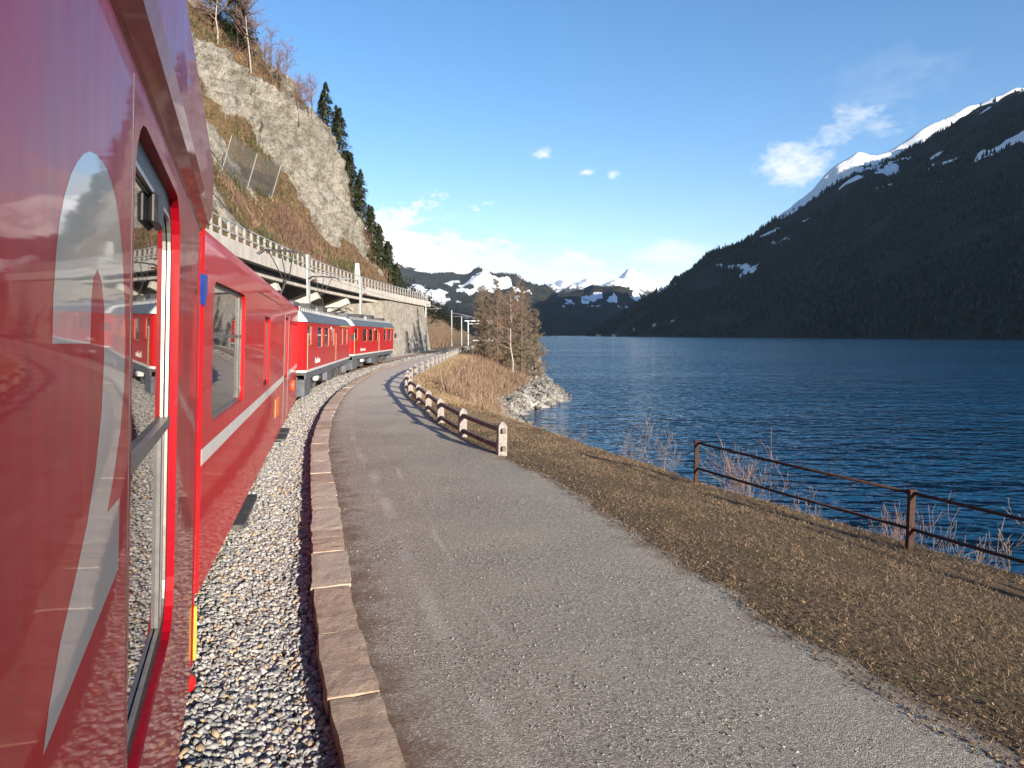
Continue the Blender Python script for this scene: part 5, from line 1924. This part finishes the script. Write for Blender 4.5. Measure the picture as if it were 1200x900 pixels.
tag(blades(B_, RNG.uniform(0.4, 1.5, len(B_)), RNG.uniform(0.03, 0.07, len(B_)), M['red_scrub'], 'hillside_scrub', 0.6), 'reddish bare scrub over the steep hillside', 'scrub', kind='stuff')
D_ = np.repeat(D_, 2, 0) + RNG.normal(0, 0.25, (2 * len(D_), 3))
tag(blades(D_, RNG.uniform(0.3, 1.0, len(D_)), RNG.uniform(0.06, 0.14, len(D_)), M['juniper'], 'evergreen_scrub', 0.9), 'dark green low scrub in patches on the hillside', 'scrub', kind='stuff')


def branch(mb, p, d, L, r, depth, rg, spread=0.6, up=0.15, sides=4, kids=(3, 5), wig=0.18):
    pts, rad = [p.copy()], [r]
    nseg = 4 if depth > 0 else 3
    q, dd = p.copy(), d.copy()
    for i in range(nseg):
        dd = (dd + Vector((rg.gauss(0, wig), rg.gauss(0, wig), rg.gauss(0, wig) + up * 0.3))).normalized()
        q = q + dd * L / nseg
        pts.append(q.copy())
        rad.append(max(r * (1 - 0.75 * (i + 1) / nseg), 0.003))
    mb.tube(pts, rad, sides if depth > 0 else 3, False)
    if depth <= 0:
        return
    for _ in range(rg.randint(*kids)):
        t = rg.uniform(0.3, 1.0)
        i = min(int(t * nseg), nseg - 1)
        b = pts[i].lerp(pts[i + 1], t * nseg - i)
        nd = (dd + Vector((rg.gauss(0, spread), rg.gauss(0, spread), rg.gauss(0, spread * 0.6) + up))).normalized()
        branch(mb, b, nd, L * rg.uniform(0.45, 0.7), rad[i] * 0.55, depth - 1, rg, spread, up, sides, kids, wig)


def shrub(name, loc, hgt, seed, mat, label, group, stems=7, depth=2, r=0.012, parts=('stems',)):
    rg = random.Random(seed)
    mb = MB()
    for _ in range(stems):
        d = Vector((rg.gauss(0, 0.33), rg.gauss(0, 0.33), 1)).normalized()
        branch(mb, Vector((rg.gauss(0, 0.12), rg.gauss(0, 0.12), -0.1)), d, hgt * rg.uniform(0.5, 0.85), r, depth, rg, 0.42, 0.25, 3, (3, 5))
    o = mb.build(name, mat)
    o.location = loc
    tag(o, label, 'shrub', group)
    return o


def bank_loc(y, c):
    x, z, _ = bank_point(np.array([y]), np.array([c]))
    return (float(x[0]), y, float(z[0]))


spots = [(7.3, 1.16, 1.5, 8), (7.9, 1.10, 1.3, 6), (9.2, 1.20, 1.35, 9), (9.6, 1.12, 0.9, 8), (10.6, 1.22, 1.1, 6), (11.2, 1.14, 0.75, 6), (12.6, 1.15, 1.45, 8), (13.2, 1.24, 1.7, 8), (16.0, 1.22, 1.5, 7), (17.5, 1.28, 1.6, 6), (21, 1.3, 1.5, 6), (6.6, 1.10, 1.7, 7), (6.1, 1.16, 1.5, 6)]
for i, (y, c_, hg, st) in enumerate(spots):
    shrub('bare_shrub', bank_loc(y, c_), hg, 300 + i, M['dry_twig'] if i % 3 else M['red_twig'], 'thin leafless shrub growing on the lake bank by the water', 'bare shrubs on the bank', max(4, st - 2), 2, 0.0045)


# larches and a birch on the lakeside point
def larch(loc, hgt, seed, label, spread=0.19):
    rg = random.Random(seed)
    t = empty('larch_tree', loc)
    tag(t, label, 'tree', 'leafless trees on the point')
    lean = Vector((rg.gauss(0, 0.03), rg.gauss(0, 0.03), 1))
    top = lean * hgt
    MB().tube([(0, 0, -0.4), tuple(lean * hgt * 0.4), tuple(lean * hgt * 0.75), tuple(top)], [hgt * 0.014, hgt * 0.010, hgt * 0.006, 0.012], 7).build('trunk', M['bark'], t, True)
    mb = MB()
    tw = []
    nl = int(hgt * 11)
    for i in range(nl):
        f = 0.10 + 0.88 * (i + rg.random()) / nl
        p = lean * hgt * f
        a = rg.uniform(0, 6.28)
        Lb = hgt * spread * (1.05 - f) ** 0.7 * rg.uniform(0.7, 1.25) * (0.55 + 0.45 * min(1, f * 4)) + 0.15
        e = p + Vector((math.cos(a) * Lb, math.sin(a) * Lb, Lb * rg.uniform(-0.05, 0.75)))
        mid = p.lerp(e, 0.5) + Vector((0, 0, -0.04 * Lb))
        mb.tube([p, mid, e], [0.022, 0.014, 0.006], 3, False)
        m_ = int(30 + Lb * 75)
        for k in range(m_):
            g_ = rg.uniform(0.12, 1.05)
            b = p.lerp(mid, g_ * 2) if g_ < 0.5 else mid.lerp(e, g_ * 2 - 1)
            l_ = rg.uniform(0.15, 0.50)
            aa = rg.uniform(0, 6.28)
            tw.append((b, b + Vector((math.cos(aa) * l_ * 0.75, math.sin(aa) * l_ * 0.75, rg.uniform(-0.5, 0.8) * l_)), rg.uniform(0.010, 0.022)))
    mb.build('limbs', M['bark'], t)
    V = np.zeros((len(tw), 3, 3))
    for i, (a, b, w) in enumerate(tw):
        s = Vector((rg.gauss(0, 1), rg.gauss(0, 1), rg.gauss(0, 1))).normalized() * w
        V[i] = (a - s, a + s, b)
    o = np_mesh('crown', V.reshape(-1, 3), np.arange(3 * len(tw)).reshape(-1, 3), M['larch_twig'], t)
    return t


def gz(x, y):
    cs = np.linspace(0.1, 2.0, 120)
    xs, zs, _ = bank_point(np.full(120, float(y)), cs)
    i = int(np.argmin(np.abs(xs - x)))
    return float(zs[i])


for i, (x, y, hg, lb) in enumerate([(-2.9, 74, 8.2, 'brown leafless larch nearest the fence on the lakeside point'),
                                    (-1.7, 78, 10.0, 'tall brown leafless larch beside the white birch trunk'),
                                    (-3.8, 84, 9.0, 'slender brown larch behind the first larch by the fence'),
                                    (1.0, 77, 10.3, 'tallest brown leafless larch in the middle of the point'),
                                    (2.6, 80, 8.8, 'brown leafless larch on the lake side of the point'),
                                    (-0.2, 90, 10.6, 'brown larch standing behind the others on the point'),
                                    (3.4, 88, 6.6, 'short brown larch above the rocks at the tip of the point'),
                                    (-2.6, 96, 9.5, 'brown larch farthest along the shore behind the point'),
                                    (-0.6, 82, 9.6, 'slim brown larch close behind the pale birch'),
                                    (1.9, 84, 9.2, 'slim brown larch between the tallest larch and the lake'),
                                    (-3.2, 79, 6.5, 'small brown larch sapling beside the fence on the point')]):
    larch((x, y, gz(x, y) - 0.1), hg, 700 + i, lb)


def bare_tree(loc, hgt, seed, label, mat, group, name='birch_tree', twig='red_twig', depth=3, stems=1):
    rg = random.Random(seed)
    t = empty(name, loc)
    tag(t, label, 'tree', group)
    lean = Vector((rg.gauss(0, 0.05), rg.gauss(0, 0.05), 1)).normalized()
    pts = [Vector((0, 0, -0.5))]
    for i in range(1, 7):
        pts.append(lean * hgt * i / 6 + Vector((rg.gauss(0, 0.01), rg.gauss(0, 0.01), 0)) * hgt)
    MB().tube(pts, [hgt * 0.0095 * (1 - 0.13 * i) for i in range(7)], 7).build('trunk', mat, t, True)
    mb = MB()
    for i in range(int(12 + hgt * 1.8)):
        f = rg.uniform(0.3, 1.0)
        k = min(int(f * 6), 5)
        b = pts[k].lerp(pts[k + 1], f * 6 - k)
        a = rg.uniform(0, 6.28)
        d = Vector((math.cos(a), math.sin(a), rg.uniform(0.4, 1.1))).normalized()
        branch(mb, b, d, hgt * rg.uniform(0.18, 0.34) * (1.15 - 0.5 * f), hgt * 0.0068, depth - 1, rg, 0.45, 0.12, 3, (4, 6), 0.14)
    mb.build('crown', M[twig], t)
    return t


bare_tree((0.05, 72, gz(0.05, 72)), 9.0, 41, 'pale barked leafless birch among the brown larches', M['birch'], 'leafless trees on the point')


# spruces along the cliff skyline
def spruce(loc, hgt, seed, label, group, name='spruce_tree'):
    rg = np.random.default_rng(seed)
    t = empty(name, tuple(loc))
    tag(t, label, 'tree', group)
    MB().tube([(0, 0, -0.8), (0, 0, hgt * 0.6), (0, 0, hgt)], [hgt * 0.016, hgt * 0.009, 0.01], 6).build('trunk', M['bark'], t, True)
    n = int(380 * hgt)
    f = rg.random(n) ** 0.75
    z = hgt * (0.08 + 0.92 * f)
    lay = np.floor(z / (hgt * 0.045))
    a = hash3(lay, np.floor(rg.random(n) * 7), 0 * lay, seed) * 6.28 + rg.normal(0, 0.20, n)
    Rm = hgt * 0.25 * (1 - f) ** 0.85 + 0.12
    Rm = Rm * (0.65 + 0.6 * hash3(lay, np.floor(a * 1.5), 0 * lay + 3, seed))
    r = Rm * np.sqrt(rg.random(n))
    p = np.stack([np.cos(a) * r, np.sin(a) * r, z - 0.38 * r + rg.normal(0, 0.05, n)], 1)
    s = rg.uniform(0.14, 0.34, n) * (0.6 + hgt / 20)
    out = np.stack([np.cos(a + rg.normal(0, 0.5, n)), np.sin(a + rg.normal(0, 0.5, n)), -0.45 + rg.normal(0, 0.25, n)], 1)
    sd = np.stack([-np.sin(a), np.cos(a), rg.normal(0, 0.35, n)], 1)
    V = np.stack([p - out * s[:, None] * 0.4 - sd * s[:, None] * 0.3, p - out * s[:, None] * 0.4 + sd * s[:, None] * 0.3, p + out * s[:, None] * 0.8], 1)
    np_mesh('crown', V.reshape(-1, 3), np.arange(3 * n).reshape(-1, 3), M['spruce'], t)
    return t


def sky_pt(x, y):
    j = int(np.argmin(np.abs(gy_c - y)))
    i = int(np.argmin(np.abs(CL_P[j, :, 0] - x)))
    q = CL_P[j, i]
    return Vector((q[0], q[1], q[2] - 0.3))


GS = 'dark spruces on the edge of the cliff'
for i, (x, y, hg) in enumerate([(-29.3, 107.5, 6.1), (-28.3, 106.5, 7.9), (-27.4, 108.5, 8.5), (-26.4, 107, 8.3), (-25.6, 109, 9.2), (-24.8, 107.5, 8.8), (-24.0, 109, 9.3), (-23.3, 107.5, 9.0), (-22.6, 109.5, 9.5), (-21.9, 108, 9.0), (-21.2, 110, 9.5), (-20.6, 108.5, 9.0), (-20.0, 110.5, 9.0), (-19.4, 109, 8.5), (-18.8, 111, 8.5), (-18.2, 109.5, 7.6), (-26.8, 111, 7.9), (-23.0, 112, 9.2), (-20.4, 113, 9.3), (-17.8, 112, 7.3)]):
    spruce(sky_pt(x, y), hg, 500 + i, 'dark green spruce on the far edge of the cliff against the sky', GS)
spruce(sky_pt(-38.5, 99), 12, 540, 'dark green spruce beside the pale birch on top of the cliff', 'trees on top of the cliff')
spruce(sky_pt(-42.5, 100), 11, 541, 'dark green spruce behind the bare trees on top of the cliff', 'trees on top of the cliff')
bare_tree(sky_pt(-36.4, 98), 12, 61, 'pale trunked leafless birch leaning over the top of the cliff', M['birch'], 'trees on top of the cliff')
bare_tree(sky_pt(-40.5, 97), 11, 62, 'grey trunked leafless birch at the left end of the cliff top beside a spruce', M['birch'], 'trees on top of the cliff')
for i in range(22):
    x = -39.5 + 0.5 * i + rnd.uniform(-0.3, 0.3)
    y = 101.5 + rnd.uniform(-2.5, 3.5)
    hg = rnd.uniform(4.0, 6.5) + (1.5 if i < 6 else 0)
    bare_tree(sky_pt(x, y), hg, 70 + i, 'reddish leafless scrub tree on the upper cliff skyline', M['bark'], 'leafless scrub trees on the cliff skyline', 'scrub_tree', 'red_twig', 3)
for i, (x, y, hg) in enumerate([(-13.6, 122, 4.6), (-14.6, 126, 5.2), (-13.2, 130, 4.4), (-15.5, 121, 4.6), (-12.6, 134, 4.0), (-16.4, 130, 5.5), (-13.8, 117, 3.2)]):
    rg = random.Random(900 + i)
    t = empty('bare_bush', (x, y, float(slope_h(np.array([x]), np.array([y]))[0]) - 0.2))
    tag(t, 'rounded brown leafless bush beyond the end of the stone wall', 'bush', 'brown bushes beyond the wall')
    mb = MB()
    for _ in range(9):
        d = Vector((rg.gauss(0, 0.5), rg.gauss(0, 0.5), 1)).normalized()
        branch(mb, Vector((rg.gauss(0, 0.3), rg.gauss(0, 0.3), 0)), d, hg * rg.uniform(0.5, 0.7), 0.035, 3, rg, 0.5, 0.15, 3, (4, 6))
    mb.build('branches', M['brush'], t)

# a hamlet on the far shore, a few pixels each
M['plaster'] = pmat('pale_plaster', (0.42, 0.40, 0.37), (0.62, 0.60, 0.56), 0.3, 0.9, 0)
M['tiles'] = pmat('dark_roof_tiles', (0.10, 0.07, 0.06), (0.16, 0.12, 0.10), 0.3, 0.9, 0)
for i, (x, y) in enumerate([(300, 2380), (345, 2310), (395, 2200), (440, 2120), (480, 2050)]):
    z = max(float(right_h(np.array([float(x)]), np.array([float(y)]))[0]), WATER_Z) - 0.5
    hN = empty('lakeside_house', (x, y, z), (0, 0, rnd.uniform(0, 1.5)))
    tag(hN, 'small pale house on the far shore at the foot of the dark mountain', 'house', 'hamlet on the far shore')
    MB().bbox(-6, 6, -5, 5, -6, 7).build('wall', M['plaster'], hN)
    mb = MB()
    mb.add([(-6.6, -5.8, 6.8), (6.6, -5.8, 6.8), (6.6, 5.8, 6.8), (-6.6, 5.8, 6.8), (-6.6, 0, 10.2), (6.6, 0, 10.2)], [(0, 1, 5, 4), (2, 3, 4, 5), (0, 4, 3), (1, 2, 5), (0, 3, 2, 1)])
    mb.build('roof', M['tiles'], hN)

# ------------------------------------------------------------------ the air
HAZE = True
if HAZE:
    mh = bpy.data.materials.new('air')
    mh.use_nodes = True
    nt = mh.node_tree
    for nd in list(nt.nodes):
        if nd.type != 'OUTPUT_MATERIAL':
            nt.nodes.remove(nd)
    pv = nt.nodes.new('ShaderNodeVolumePrincipled')
    pv.inputs['Color'].default_value = (0.55, 0.76, 1.0, 1)
    pv.inputs['Density'].default_value = 1.8e-5
    pv.inputs['Anisotropy'].default_value = 0.0
    nt.links.new(pv.outputs[0], nt.nodes['Material Output'].inputs['Volume'])
    hz = MB().bbox(-6500, 12500, -6500, 12500, -61, 1700).build('haze', mh)
    hz['kind'] = 'stuff'
    hz['label'] = 'thin blue air veiling the far mountains at the valley head'
    hz['category'] = 'haze'
